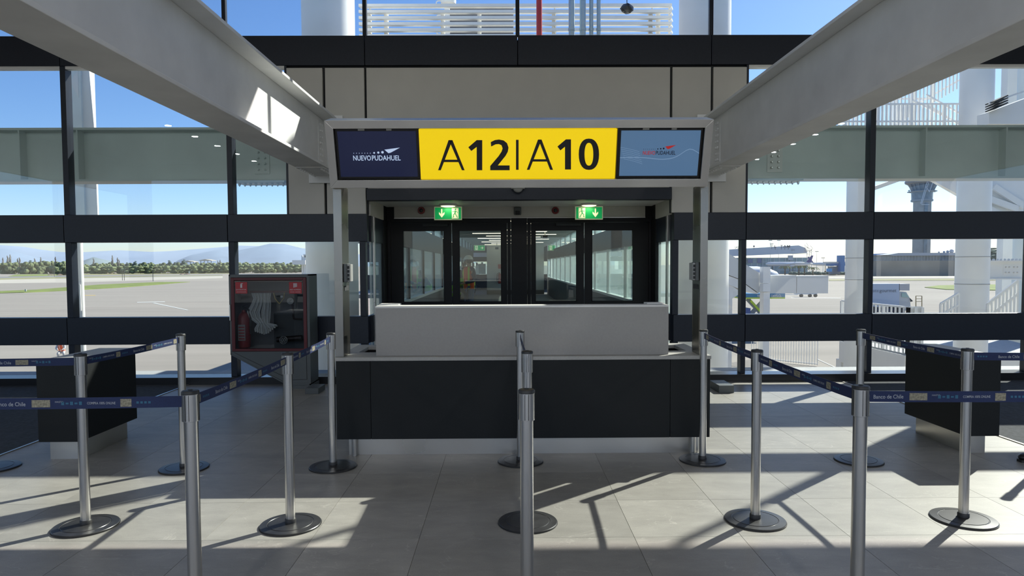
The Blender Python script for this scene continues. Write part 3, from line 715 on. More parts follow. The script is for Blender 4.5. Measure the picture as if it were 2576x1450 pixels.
# draped hose
hz = fc(657, 737, 8.6); HM = mat('hose_canvas', (.66,.66,.63), .8, noise=.1, nscale=40)
hs = thing('fire_hose', (hz.x, 8.6, .65), 'pale flattened hose hanging in folds in the middle of the cabinet', 'hose')
def hp_(px, py, y=8.6): return fc(px, py, y)
cols = [(632,634,626,640),(637,637,630,646),(642,640,634,652),(647,643,638,657),(652,646,643,662),(657,650,648,667),(662,654,654,672),(667,658,660,677),(672,662,667,682),(677,666,672,688),(682,670,676,693)]
for k, (xt, xm, xb, xe) in enumerate(cols):
    off = (k-5)*2.4
    yk = 8.60-.02*(k % 2)
    bow = -8*(1-k/10) if k < 6 else 0
    pts = [hp_(634+k*4.6, 738, yk), hp_(640+k*3.8, 752, yk), hp_(638+k*4.2+bow*.4, 765, yk), hp_(630+k*4.9+bow*.8, 785, yk), hp_(634+k*4.4+bow*.5, 800, yk), hp_(650+k*2.6, 815, yk-.02), hp_(642+k*5.4, 828-max(0,k-6)*2.2, yk-.02), hp_(644+k*5.2, 842-abs(k-4)*1.7-max(0,k-6)*2.5, yk-.02)]
    mb = MB()
    for p, q in zip(pts, pts[1:]): mb.bar(p, q, .016, .022, up=(0,1,0)) if False else mb.cyl(p, q, .0125, n=6)
    obj('fold', mb, HM, hs)
obj('rack', MB().box(hp_(630,738).x, hp_(745,738).x, 8.58, 8.63, hp_(640,737).z, hp_(640,732).z), RED, t, label='red hose rack bar')
a, b = hp_(688,735), hp_(716,735); c_ = hp_(703,765)
ch = MB().tube([a, hp_(692,752), c_, hp_(714,750), b], .006)
obj('nozzle_strap', ch, mat('brass', (.55,.42,.16), .35, metal=1), t)
obj('strap_tag', MB().box(hp_(692,0).x, hp_(698,0).x, 8.58, 8.585, hp_(695,749).z, hp_(695,744).z), LBW, t)
gp = hp_(735, 757)
ga = obj('pressure_gauge', MB().lathe((gp.x, 8.56, gp.z), [(.048,0),(.048,.03),(.03,.035)], 24, axis='Y'), DARK, t)
obj('dial', MB().lathe((gp.x, 8.523, gp.z), [(.042,0),(.042,.004)], 24, axis='Y'), mat('dial_face', (.33,.34,.33), .4), ga)
obj('needle', MB().bar((gp.x-.01,8.517,gp.z-.01),(gp.x+.02,8.517,gp.z+.02),.003,.003), DARK, ga)
obj('pipe', MB().tube([(gp.x,8.6,gp.z-.05), hp_(737,782), hp_(738,800), hp_(742,803), hp_(760,804)], .014), mat('pipe_dark', (.05,.04,.04), .4, metal=.6), t)
vp = hp_(717, 855)
va = obj('valve_body', MB().cyl(hp_(697,855,8.62), hp_(760,850,8.62), .035, n=14), MATS['pipe_dark'], t)
wm_ = MB()
for r in (.047, .028):
    ps = [Vector((vp.x+r*math.cos(k*math.pi/10), 8.54, vp.z+r*math.sin(k*math.pi/10))) for k in range(21)]
    wm_.tube(ps, .0045, 6)
for k in range(3):
    a_ = k*math.pi/3; wm_.cyl((vp.x-.046*math.cos(a_),8.54,vp.z-.046*math.sin(a_)),(vp.x+.046*math.cos(a_),8.54,vp.z+.046*math.sin(a_)),.003,n=6)
obj('hand_wheel', wm_, mat('wheel_steel', (.6,.6,.58), .35, metal=.8), va)
# small stone step blocks by the counter's far corners
o = obj('floor_box', MB().box(2.52, 2.70, 8.02, 8.4, 0, .09), GREY, bevel=.004); tag(o, 'low grey box on the floor behind the right end of the counter', 'box')
o = obj('floor_box', MB().box(-2.42, -2.26, 8.1, 8.4, 0, .07), GREY, bevel=.004); tag(o, 'low grey box on the floor right of the fire cabinet', 'box')

# ================================================================== stanchions
HS = 1.027
def stanchion(x, y, label):
    t = thing('queue_stanchion', (x, y, 0), label, 'stanchion', 'belt barrier stanchions')
    disc = obj('base', MB().lathe((x,y,0), [(.172,0),(.176,.003),(.176,.009),(.173,.012),(.134,.0150),(.132,.0132),(.128,.0132),(.126,.0158),(.05,.018),(.04,.018)], 48), DISC, t)
    obj('base_rim', MB().lathe((x,y,0), [(.172,0),(.178,.002),(.178,.006),(.172,.006)], 48), RUB, t)
    obj('collar', MB().lathe((x,y,.017), [(.032,0),(.032,.022),(.029,.026)], 24), RUB, t)
    obj('pole', MB().cyl((x,y,.03),(x,y,.905), .0275, n=28), POLE, t)
    hd = obj('belt_head', MB().lathe((x,y,.90), [(.028,0),(.0335,.002),(.0335,.112)], 28), POLE, t)
    mb = MB()
    for k in range(4):
        a_ = math.pi/4*1 + k*math.pi/2 - math.pi/4
        for da in (-.22, .22):
            c_ = Vector((math.cos(a_+da), math.sin(a_+da), 0)); mb.bar(Vector((x,y,.905))+c_*.0332, Vector((x,y,1.010))+c_*.0332, .0022, .0022, up=(c_.y,-c_.x,0))
    obj('slot', mb, BLACK, hd)
    mb = MB()
    mb.box(x-.030,x-.006,y-.0325,y-.0300,.922,.926)
    cap = obj('cap', MB().lathe((x,y,1.012), [(.0345,0),(.0345,.010),(.031,.0145),(.010,.016)], 28), RUB, t)
    obj('cap_screw', MB().lathe((x,y,1.0275), [(.009,0),(.009,.003)], 12), DARK, cap)
    return t
ST = {}
def S(k, x, y, label): ST[k] = (stanchion(x, y, label), Vector((x, y, 0)))
S('A', -2.455, 5.12, 'stanchion before the fire cabinet, left of the counter, with a bluish lit base')
S('B', -2.49, 3.97, 'stanchion in front of the left desk, its round base half in sunlight')
S('C', -1.285, 3.97, 'stanchion with sunlit base midway between the front left stanchion and the counter')
S('D', -1.33, 5.13, 'stanchion at the left end of the counter, where the brightly lit belt ends')
S('E', .10, 5.24, 'stanchion against the middle of the counter, hindmost of the centre line')
S('F', .118, 3.98, 'centre stanchion with black base in shade, between the front one and the counter')
S('G', .078, 2.745, 'front centre stanchion, its base cut off by the bottom of the picture')
S('H', 1.52, 5.235, 'stanchion at the right end of the counter beside the portal post')
S('I', 1.475, 3.985, 'stanchion with shiny base in full sun just right of the counter')
S('J', 2.725, 5.20, 'stanchion left of the right desk whose belt runs down to the right')
S('K', 2.72, 3.98, 'stanchion in front of the right desk with sunlit base')
S('L', -1.293, 2.765, 'front left stanchion with two belts, its base out of the picture')
S('M', 1.463, 2.785, 'front right stanchion with two belts, its base out of the picture')
S('S', 4.25, 5.22, 'stanchion just outside the right edge whose shadow reaches the sunlit base')
S('N', -3.93, 5.17, 'far left stanchion of which only the base edge shows')
S('O', -4.0, 3.97, 'stanchion beyond the left edge holding the second belt'); S('P', -2.9, 2.765, 'stanchion beyond the lower left edge holding the front belt')
S('Q', 4.1, 3.98, 'stanchion beyond the right edge holding the rear belt'); S('R', 3.1, 2.80, 'stanchion beyond the lower right edge holding the front belt')
def belt(a, b, label=None, phase=0.0):
    (ta, pa), (tb, pb) = ST[a], ST[b]
    d = (pb-pa).normalized(); p0 = pa+d*.033; p1 = pb-d*.033; Lb = (p1-p0).length
    z0, z1 = .958, 1.004; n = Vector((d.y, -d.x, 0))
    if (CAM-(p0+p1)/2).dot(n) < 0: n = -n; u = -d; q0 = p1
    else: u = d; q0 = p0
    # u x z must face the camera
    if Vector((u.y, -u.x, 0)).dot(n) < 0: u = -u; q0 = p1 if q0 == p0 else p0
    NS = 14; mb = MB(); sag = .006
    def zz(s): return -sag*4*s*(1-s)
    for i in range(NS):
        s0, s1 = i/NS, (i+1)/NS
        A_, B_ = p0.lerp(p1, s0), p0.lerp(p1, s1); e = n*.0008
        vs = [A_+e+Vector((0,0,z0+zz(s0))), B_+e+Vector((0,0,z0+zz(s1))), B_+e+Vector((0,0,z1+zz(s1))), A_+e+Vector((0,0,z1+zz(s0)))]
        vs += [v-2*e for v in vs]
        mb.add(vs, [(0,1,2,3),(7,6,5,4),(3,2,6,7),(0,4,5,1)])
    bo = obj('belt', mb, BELT, ta, label='blue printed belt' )
    obj('belt_clip', MB().bar(p1-d*.012+Vector((0,0,z0-.006)), p1-d*.012+Vector((0,0,z1+.006)), .010, .012, up=tuple(n)), RUB, bo)
    mw, mt, mp = MB(), MB(), MB(); s = phase; up = Vector((0,0,1))
    def pos(x, z): f = x/Lb; return q0+u*x+Vector((0,0,z0+z+zz(f)))+n*.0016
    def rect(m_, x, w_, za, zb):
        if x < 0 or x+w_ > Lb: return
        m_.add([pos(x,za), pos(x+w_,za), pos(x+w_,zb), pos(x,zb)], [(0,1,2,3)])
    def pic(x, w_, za, zb):
        m_ = MB(); rect(m_, x, w_, za, zb)
        if m_.v: obj('print_picture', m_, PRS, bo)
    def txt(m_, st_, x, z, h_, w_, sh=0.0, off=0.0):
        if x < .005 or x+w_ > Lb-.005: return
        m_ = MB(); put_text(m_, st_, pos(x, z), u, up, h_, center=False, width=w_, shear=sh, off=off); obj('lettering', m_, PRW, bo)
    while s < Lb:
        txt(mw, 'Banco de Chile', s, .014, .016, .125, off=.008)
        pic(s+.15, .075, .008, .038)
        for k in range(5): rect(mt, s+.27+k*.018, .012, .016+.003*(k % 2), .026+.004*((k+1) % 2))
        txt(mw, 'HASTA', s+.245, .026, .007, .035)
        txt(mw, 'COMPRA 100% ONLINE', s+.375, .018, .010, .115, off=.006)
        pic(s+.51, .045, .006, .038)
        for k in range(4): rect(mt, s+.575+k*.016, .010, .018, .027)
        s += .70
    if mt.v: obj('print_marks', mt, PRT, bo, kind='stuff')
belt('C', 'L', phase=-.5); belt('D', 'C', phase=-.3); belt('A', 'B', phase=-.2); belt('B', 'O', phase=-.45)
belt('L', 'P', phase=-.62); belt('E', 'F'); belt('F', 'G')
belt('H', 'I', phase=-.1); belt('I', 'M', phase=-.35); belt('J', 'K', phase=-.05); belt('K', 'Q', phase=-.55); belt('M', 'R', phase=.02)
# dark shoe at the right edge
sx = gr(2572, 1162)
t = thing('shoe', (sx.x, sx.y, 0), 'toe of a black shoe on the floor at the right edge', 'shoe')
mb = MB(); mb.ball((sx.x+.03, sx.y, .035), .05, 14, 8, (1.2,.9,.62)); mb.ball((sx.x+.14, sx.y+.02, .05), .06, 14, 8, (1.9,.75,.8))
obj('upper', mb, mat('black_leather', (.012,.012,.012), .35), t)
obj('sole', MB().prism([(sx.x-.03,sx.y-.03,0),(sx.x+.02,sx.y-.05,0),(sx.x+.24,sx.y-.03,0),(sx.x+.24,sx.y+.06,0),(sx.x+.02,sx.y+.045,0),(sx.x-.03,sx.y+.02,0)], (0,0,.018)), RUB, t)
# ================================================================== passage beyond the doors
YP = 10.3; YE = 36.0
pg = struct('trim_2')
obj('passage_floor', MB().box(XL-.1, XR+.1, YP, 41, -.2, -.002), mat('passage_floor', (.16,.155,.15), .45, noise=.08), pg, label='grey floor of the passage')
obj('passage_floor', MB().box(-9, 9, 36.5, 60, -.2, -.004), MATS['passage_floor'], pg)
PC = mat('passage_ceiling', (.42,.42,.41), .5, noise=.03)
obj('passage_ceiling', MB().box(XL-.1, XR+.1, YP, 41, 2.62, 2.75), PC, pg, label='pale ceiling of the passage')
obj('passage_ceiling', MB().box(-9, 9, 41, 60, 2.9, 3.0), DARK, pg)
STRIP = mat('light_strip', (.9,.85,.7), .4, emit=(1,.88,.66), estr=2.6)
for k in range(12):
    y = 12.5+k*2.1
    obj('light_strip', MB().box(-1.15 if k % 2 else -.75, -.05 if k % 2 else .4, y, y+.07, 2.605, 2.62), STRIP, pg)
    obj('light_strip', MB().box(.75 if k % 2 else .4, 1.75 if k % 2 else 1.3, y+1.0, y+1.07, 2.605, 2.62), STRIP, pg)
for nm, x in (('left', XL-.02), ('right', XR+.02)):
    sd_ = struct('wall_passage_'+nm, loc=(x, 23, 0))
    obj('sill_band', MB().box(x-.05, x+.05, YP, YE, 0, .88), ALU, sd_)
    obj('sill_trim', MB().box(x-.055, x+.055, YP, YE, .88, .93), WHITE, sd_)
    obj('upper_band', MB().box(x-.05, x+.05, YP, YE, 1.86, 2.27), mat('band_grey', (.022,.022,.024), .6, spec=.25), sd_)
    ys = [YP+i*2.14 for i in range(13)]
    for a, b in zip(ys, ys[1:]):
        obj('pane', MB().box(x-.006, x+.006, a+.01, b-.01, .93, 1.86), PGLASS, sd_)
        obj('pane', MB().box(x-.006, x+.006, a+.01, b-.01, 2.27, 2.62), PGLASS, sd_)
        obj('mullion', MB().box(x-.04, x+.04, b-.02, b+.02, .93, 2.62), FRAME if nm == 'left' else WHITE, sd_)
# far end
ew = struct('wall_back_passage', loc=(0, 37, 0))
WPL = mat('white_partition', (.58,.57,.53), .6, noise=.02)
obj('partition', MB().box(-1.05, 1.97, YE, YE+.3, .22, 2.62), WPL, ew)
obj('skirting', MB().box(-1.06, 1.98, YE-.02, YE+.3, 0, .22), mat('skirting_brown', (.12,.11,.10), .5), ew)
for x0, x1 in ((-9, 9),):
    obj('dark_band', MB().box(x0, x1, 44, 44.2, 1.78, 2.9), ALU, ew); obj('dark_band', MB().box(x0, x1, 44, 44.2, 0, .95), ALU, ew)
    for x in (-8,-5.6,-3.4,-2.2,2.3,4.0,6.2,8): obj('mullion', MB().box(x-.05, x+.05, 43.95, 44.2, .95, 1.78), FRAME, ew)
    obj('pane', MB().box(x0, x1, 44.05, 44.06, .95, 1.78), PGLASS, ew)
for x, zb, zt in ((2.75,1.2,2.3),(2.75,.2,.8),(3.6,.9,1.5),(-2.9,2.05,2.6),(-2.3,2.05,2.6)):
    obj('light_column', MB().box(x-.07, x+.07, 43.7, 43.8, zb, zt), WHITE, ew)
obj('grey_duct', MB().box(-3.4, -1.2, 41, 41.5, 2.05, 2.3), mat('duct_grey', (.3,.32,.36), .4), ew)
exit_sign((at(1206,624,31).x, 31, at(1206,624,31).z), .50, .25, True, 'right', 'small green exit sign seen through the left doors, arrow pointing right', 'exit signs down the passage')
exit_sign((at(1393,624,31).x, 31, at(1393,624,31).z), .50, .25, True, 'right', 'small green exit sign seen through the right doors, arrow pointing right', 'exit signs down the passage')
e = at(1257, 697, 35.9)
t = thing('fire_extinguisher', (e.x, 35.85, e.z-.4), 'red fire extinguisher on the white wall at the far end of the passage', 'extinguisher')
obj('cylinder', MB().lathe((e.x,35.85,e.z-.35), [(.07,0),(.09,.02),(.09,.45),(.03,.56)], 18), REDX, t)
obj('hose', MB().tube([(e.x,35.8,e.z+.25),(e.x-.14,35.78,e.z+.15),(e.x-.16,35.78,e.z-.2)], .015, 6), RUB, t)
o = obj('extinguisher_sign', MB().box(e.x-.08, e.x+.12, 35.96, 35.98, e.z+.44, e.z+.66), LBL); tag(o, 'small red sign above the extinguisher at the end of the passage', 'sign')
# camera pods on passage ceiling
for px, py, Y, lab in ((1371, 597, 22, 'small black camera under the passage ceiling seen through the right doors'), (1250, 625, 33, 'small black camera by the white wall seen through the left doors')):
    c = at(px, py, Y); t = thing('passage_camera', (c.x, Y, c.z), lab, 'camera')
    obj('housing', MB().box(c.x-.08,c.x+.08,Y-.14,Y+.14,c.z-.05,c.z+.05), BLACK, t, bevel=.01)
    obj('stem', MB().cyl((c.x,Y,c.z+.05),(c.x,Y,2.62),.015), WHITE, t)
# roof of the passage and its small plant, outside
obj('passage_roof', MB().box(XL-.15, XR+.15, YW+.2, 41, 2.76, 3.0), EXW, pg)
obj('side_skin', MB().box(XL-.12, XR+.12, YW+.3, 41, -.45, -.21), EXW, pg)

# ================================================================== people
SKIN = mat('skin', (.42,.24,.16), .5)
def skin_mesh(name, verts, edges, rad, material, parent, levels=1, root=0):
    me = bpy.data.meshes.new(name); pw = WM[parent.name] if parent else Vector((0,0,0))
    me.from_pydata([tuple(Vector(v)-pw) for v in verts], edges, []); me.materials.append(material)
    o = bpy.data.objects.new(name, me); link(o, parent); WM[o.name] = pw.copy()
    sk = o.modifiers.new('skin', 'SKIN'); sk.use_smooth_shade = True
    me.skin_vertices.new() if not me.skin_vertices else None
    for i, r in enumerate(rad):
        s_ = me.skin_vertices[0].data[i]; s_.radius = (r, r) if not isinstance(r, tuple) else r; s_.use_root = (i == root)
    ss = o.modifiers.new('sub', 'SUBSURF'); ss.levels = levels; ss.render_levels = levels
    return o
def vest_mat(name, a, b, vertical=True):
    M = bpy.data.materials.new(name); M.use_nodes = True; t = M.node_tree; N = t.nodes; L = t.links
    bs = N['Principled BSDF']; bs.inputs['Roughness'].default_value = .7
    tc = N.new('ShaderNodeTexCoord'); sx_ = N.new('ShaderNodeSeparateXYZ'); L.new(tc.outputs['Object'], sx_.inputs[0])
    z = N.new('ShaderNodeMath'); z.operation = 'PINGPONG'; z.inputs[1].default_value = .085 if vertical else .13; L.new(sx_.outputs['X' if vertical else 'Z'], z.inputs[0])
    l2 = N.new('ShaderNodeMath'); l2.operation = 'LESS_THAN'; l2.inputs[1].default_value = .026; L.new(z.outputs[0], l2.inputs[0])
    mx = N.new('ShaderNodeMix'); mx.data_type = 'RGBA'; mx.inputs['A'].default_value = (*a,1); mx.inputs['B'].default_value = (*b,1)
    L.new(l2.outputs[0], mx.inputs['Factor']); L.new(mx.outputs['Result'], bs.inputs['Base Color']); return M
V_OR = vest_mat('vest_orange', (.75,.10,.02), (.50,.68,.05)); V_GR = vest_mat('vest_green', (.35,.80,.03), (.55,.56,.52), False)
NAVY = mat('navy_fabric', (.02,.028,.06), .8); JEAN = mat('jeans', (.07,.11,.20), .8, noise=.15, nscale=15); HELM = mat('helmet_white', (.78,.77,.72), .3)
LGREY = mat('pale_shirt', (.5,.5,.5), .8)
def person(loc, yaw, pose, label, vest, shirt, trouser, scale=1.0):
    """pose: dict joint -> local xyz (facing -Y, x to the figure's left side on screen right)"""
    t = thing('person', loc, label, 'person'); R3 = Matrix.Rotation(yaw, 3, 'Z'); base = Vector(loc)
    def W_(p): return base + R3 @ (Vector(p)*scale)
    J = {k: W_(v) for k, v in pose.items()}
    k = scale
    names = ['pelvis','waist','chest','neck','chin','head','crown','shl','ell','wrl','shr','elr','wrr','hpl','knl','anl','tol','hpr','knr','anr','tor']
    rad = dict(pelvis=(.135,.11),waist=(.125,.10),chest=(.15,.11),neck=.055,chin=.062,head=(.082,.095),crown=.06,shl=.062,ell=.045,wrl=.03,shr=.062,elr=.045,wrr=.03,hpl=.088,knl=.058,anl=.038,tol=.035,hpr=.088,knr=.058,anr=.038,tor=.035)
    idx = {n: i for i, n in enumerate(names)}
    ed = [('pelvis','waist'),('waist','chest'),('chest','neck'),('neck','chin'),('chin','head'),('head','crown'),('chest','shl'),('shl','ell'),('ell','wrl'),('chest','shr'),('shr','elr'),('elr','wrr'),('pelvis','hpl'),('hpl','knl'),('knl','anl'),('anl','tol'),('pelvis','hpr'),('hpr','knr'),('knr','anr'),('anr','tor')]
    def rr(n, f=1.0, add=0.0):
        r = rad[n]; return tuple((q*f+add)*k for q in r) if isinstance(r, tuple) else (r*f+add)*k
    vs = [J[n] for n in names]; rs = [rr(n) for n in names]; es = [(idx[a], idx[b]) for a, b in ed]
    # hands: palm and five fingers each
    for s in ('l','r'):
        w_ = J['wr'+s]; d = (w_-J['el'+s]).normalized(); sd = d.cross(Vector((0,0,1))); sd = sd.normalized() if sd.length > .1 else Vector((1,0,0)); nn = sd.cross(d)
        pi_ = len(vs); vs.append(w_+d*.055*k); rs.append(.030*k); es.append((idx['wr'+s], pi_))
        for f, ln in enumerate((.062,.075,.070,.055)):
            o_ = (f-1.5)*.018*k; a = len(vs)
            vs += [w_+d*.085*k+sd*o_, w_+d*(.085+ln*.5)*k+sd*o_+nn*.008*k, w_+d*(.08+ln*.85)*k+sd*o_+nn*.03*k]; rs += [.009*k,.008*k,.007*k]; es += [(pi_,a),(a,a+1),(a+1,a+2)]
        a = len(vs); vs += [w_+d*.04*k+sd*.038*k, w_+d*.075*k+sd*.052*k]; rs += [.011*k,.009*k]; es += [(pi_,a),(a,a+1)]
    body = skin_mesh('body', vs, es, rs, SKIN, t, 2)
    def sub(name, ns, f, add, m_, root=0, lv=2):
        ii = {n: i for i, n in enumerate(ns)}; e2 = [(ii[a], ii[b]) for a, b in ed if a in ii and b in ii]
        return skin_mesh(name, [J[n] for n in ns], e2, [rr(n, f, add) for n in ns], m_, t, lv, root)
    sub('shirt', ['pelvis','waist','chest','neck','shl','ell','wrl','shr','elr','wrr'], 1.0, .012, shirt)
    sub('trousers', ['pelvis','hpl','knl','anl','hpr','knr','anr'], 1.0, .014, trouser)
    # vest: a shell of its own round the trunk
    up = (J['chest']-J['pelvis']).normalized(); side = (J['shl']-J['shr']).normalized(); fr = side.cross(up).normalized()
    L_ = (J['neck']-J['pelvis']).length; mb = MB(); mb.smooth = True; n = 20; rings = [(-.08,.185,.150),(.15,.175,.145),(.45,.180,.145),(.75,.195,.140),(.92,.15,.115),(1.0,.085,.08)]
    vs2 = []; fs2 = []
    tr = bpy.data.objects.new  # local frame kept through object axes
    for f, a, b in rings:
        for i in range(n):
            th = 2*math.pi*i/n; vs2.append(J['pelvis']+up*(L_*f)+side*(a*k*math.cos(th))+fr*(b*k*math.sin(th)))
    for j in range(len(rings)-1):
        for i in range(n): fs2.append((j*n+i, j*n+(i+1)%n, (j+1)*n+(i+1)%n, (j+1)*n+i))
    mb.add(vs2, fs2); ve = obj('vest', mb, vest, t)
    so_ = ve.modifiers.new('solid', 'SOLIDIFY'); so_.thickness = .01*k
    # head details
    hd = J['head']; face = (R3 @ Vector(pose.get('look', (0,-1,0)))).normalized(); rt = face.cross(Vector((0,0,1))).normalized()
    fc_ = MB(); fc_.ball(hd+face*.088*k+Vector((0,0,-.012*k)), .014*k, 8, 6, (1,1,1.6))
    fc_.ball(hd-rt*.085*k, .022*k, 8, 6, (.5,1,1.4)); fc_.ball(hd+rt*.085*k, .022*k, 8, 6, (.5,1,1.4))
    obj('nose_and_ears', fc_, SKIN, t)
    ey = MB()
    for s in (-1, 1): ey.ball(hd+face*.078*k+rt*s*.032*k+Vector((0,0,.012*k)), .010*k, 8, 6)
    ey.obox(hd+face*.080*k+Vector((0,0,-.050*k)), .045*k, .01*k, .008*k, Matrix.Rotation(math.atan2(rt.y, rt.x), 3, 'Z'))
    obj('eyes_and_mouth', ey, DARK, t)
    hr = obj('hair', MB().ball(hd-face*.02*k+Vector((0,0,.02*k)), .100*k, 14, 8, (.95,1,1)), mat('dark_hair', (.03,.02,.015), .7), t)
    c_ = hd+Vector((0,0,.045*k))
    hm = obj('helmet', MB().lathe(c_, [(.135*k,0),(.135*k,.008*k),(.118*k,.012*k),(.112*k,.05*k),(.085*k,.09*k),(.045*k,.112*k),(.01*k,.118*k)], 24), HELM, t)
    bk = c_+face*.14*k; obj('brim', MB().ball(bk+Vector((0,0,.004*k)), .06*k, 12, 6, (1.1,1.1,.12)), HELM, hm)
    for s in ('l','r'):
        a_ = J['an'+s]; b_ = J['to'+s]; mb = MB(); m_ = (a_+b_)/2
        mb.ball(m_+Vector((0,0,-.005*k)), .055*k, 12, 8, (1,1,.85)); mb.ball(b_+Vector((0,0,-.008*k)), .05*k, 12, 8, (1,1.2,.75)); mb.ball(a_+Vector((0,0,-.02*k)), .05*k, 12, 8)
        obj('boot', mb, mat('boot_brown', (.05,.035,.025), .6), t)
    return t, J
stand = dict(pelvis=(0,0,.95), waist=(0,0,1.10), chest=(0,-.01,1.34), neck=(0,0,1.50), chin=(.0,-.02,1.56), head=(0,-.02,1.65), crown=(0,-.01,1.72),
  shl=(.19,0,1.42), ell=(.26,.02,1.13), wrl=(.12,-.22,1.06), shr=(-.19,0,1.42), elr=(-.27,-.10,1.20), wrr=(-.13,-.10,1.50),
  hpl=(.09,0,.90), knl=(.11,-.02,.50), anl=(.12,.02,.09), tol=(.13,-.14,.05), hpr=(-.09,0,.90), knr=(-.10,-.03,.50), anr=(-.12,.02,.09), tor=(-.14,-.14,.05), look=(-.85,-.5,0))
YM = 18.4
pX = at(1180, 680, YM).x
p1, J1 = person((pX, YM, 0), math.radians(-55), stand, 'person in white helmet and orange vest standing in the passage, phone to the ear', V_OR, NAVY, JEAN, 1.0)
ph = thing('phone', tuple(J1['wrr']+Vector((.0,0,.05))), 'dark phone held to the ear of the person in the orange vest', 'phone')
q = J1['wrr']; obj('case', MB().obox(q+Vector((.02,-.03,.09)), .02, .07, .14), BLACK, ph, bevel=.004)
ct = dict(pelvis=(0,.10,.62), waist=(0,.02,.76), chest=(0,-.10,.98), neck=(0,-.16,1.13), chin=(0,-.20,1.18), head=(0,-.24,1.26), crown=(0,-.25,1.33),
  shl=(.19,-.11,1.05), ell=(.24,-.28,.82), wrl=(.10,-.44,.74), shr=(-.19,-.11,1.05), elr=(-.24,-.28,.82), wrr=(-.10,-.44,.74),
  hpl=(.10,.08,.58), knl=(.16,-.28,.50), anl=(.15,-.02,.09), tol=(.17,-.17,.05), hpr=(-.10,.08,.58), knr=(-.16,-.28,.50), anr=(-.15,-.02,.09), tor=(-.17,-.17,.05), look=(0,-1,-.3))
ct2 = {k: (v[0], v[1], v[2]+.0) for k, v in ct.items()}
gX = at(1136, 700, 18.6).x
person((gX+.1, 18.7, 0), math.radians(60), ct2, 'person in green vest crouching in the passage, partly behind the door frame', V_GR, NAVY, NAVY, 1.08)

# ================================================================== exterior
ZG = -4.0
gnd = MB().add([(-4000,9.3,ZG),(4000,9.3,ZG),(4000,9000,ZG),(-4000,9000,ZG)], [(0,1,2,3)])
G = struct('ground')
obj('apron', gnd, APRON, G, label='pale concrete apron')
obj('building_base', MB().box(-16, 16, 8.9, 9.15, ZG, -.02), WALLM, G)
LEDGE = mat('ledge_concrete', (.38,.39,.39), .8, noise=.06)
obj('ledge', MB().box(-16, XL-.1, 9.08, 9.72, -.10, .045), LEDGE, G, label='concrete ledge outside the left glazing')
obj('ledge', MB().box(XR+.1, 16, 9.08, 9.72, -.10, .045), LEDGE, G, label='concrete ledge outside the right glazing')
def strip(name, pts, m_, dz, lab=None):
    P = [gr(x, y, ZG) for x, y in pts]
    return obj(name, MB().prism([(p.x,p.y,ZG+.001) for p in P], (0,0,dz)), m_, G, label=lab)
GRASS = mat('grass', (.17,.21,.035), .95, noise=.35, nscale=.25); GRASSD = mat('dry_grass', (.24,.23,.10), .95, noise=.25, nscale=.1)
RUNW = mat('pale_concrete', (.44,.40,.33), .9, noise=.06, nscale=.1); ASPH = mat('asphalt', (.19,.185,.18), .9, noise=.08, nscale=.1)
LINE = mat('line_white', (.6,.6,.55), .8); LINEY = mat('line_yellow', (.6,.42,.10), .8)
strip('grass_verge', [(-60,740),(60,737),(170,732),(305,724),(420,715),(478,710),(400,710.5),(250,717),(90,730),(-60,736)], GRASS, .10, 'green grass strip beside the near taxiway')
strip('taxiway', [(-80,714),(160,712),(560,700),(560,695),(160,701),(-80,706)], RUNW, .03, 'pale concrete taxiway')
strip('asphalt_strip', [(-80,705.5),(160,700.6),(560,694.5),(560,691.5),(160,694),(-80,698)], ASPH, .02)
strip('grass_verge', [(20,696),(110,695),(200,691),(150,690),(40,691)], GRASS, .05)
strip('grass_verge', [(-80,706),(160,700.8),(340,697),(560,694),(560,692.8),(300,695.2),(80,698.5),(-80,703)], GRASSD, .04)
strip('grass_verge', [(150,693.5),(360,691),(580,689),(580,687),(300,688),(140,690.5)], GRASSD, .05)
strip('runway', [(-80,684),(560,678),(560,676.6),(-80,681.5)], RUNW, .05, 'pale far runway')
strip('painted_line', [(175,744.6),(240,744.2),(240,743.2),(175,743.6)], LINEY, .02)
strip('painted_line', [(345,761.8),(415,760.4),(415,759.2),(345,760.6)], LINE, .02)
strip('painted_line', [(383,763),(470,781),(476,781),(390,762.8)], LINE, .02)
strip('painted_line', [(355,862),(440,840),(440,839),(355,860.5)], LINEY, .02)
for a, b in ((2055,2105),(2130,2250)): strip('painted_line', [(a,1085-180),(b,928-0),(b,926.5),(a,903.5)], LINE, .02)
strip('grass_verge', [(2085,707),(2440,706.5),(2620,706.5),(2620,701.5),(2440,702),(2085,703.5)], GRASSD, .10)
strip('grass_verge', [(2326,724),(2360,719.5),(2440,717.5),(2620,716.5),(2620,730),(2500,731.5),(2380,729.5)], GRASS, .12)
strip('taxiway', [(2085,701),(2620,699),(2620,694.5),(2085,696.5)], RUNW, .05)
strip('painted_line', [(1990,750.0),(2115,751.0),(2115,750.2),(1990,749.0)], LINE, .02)

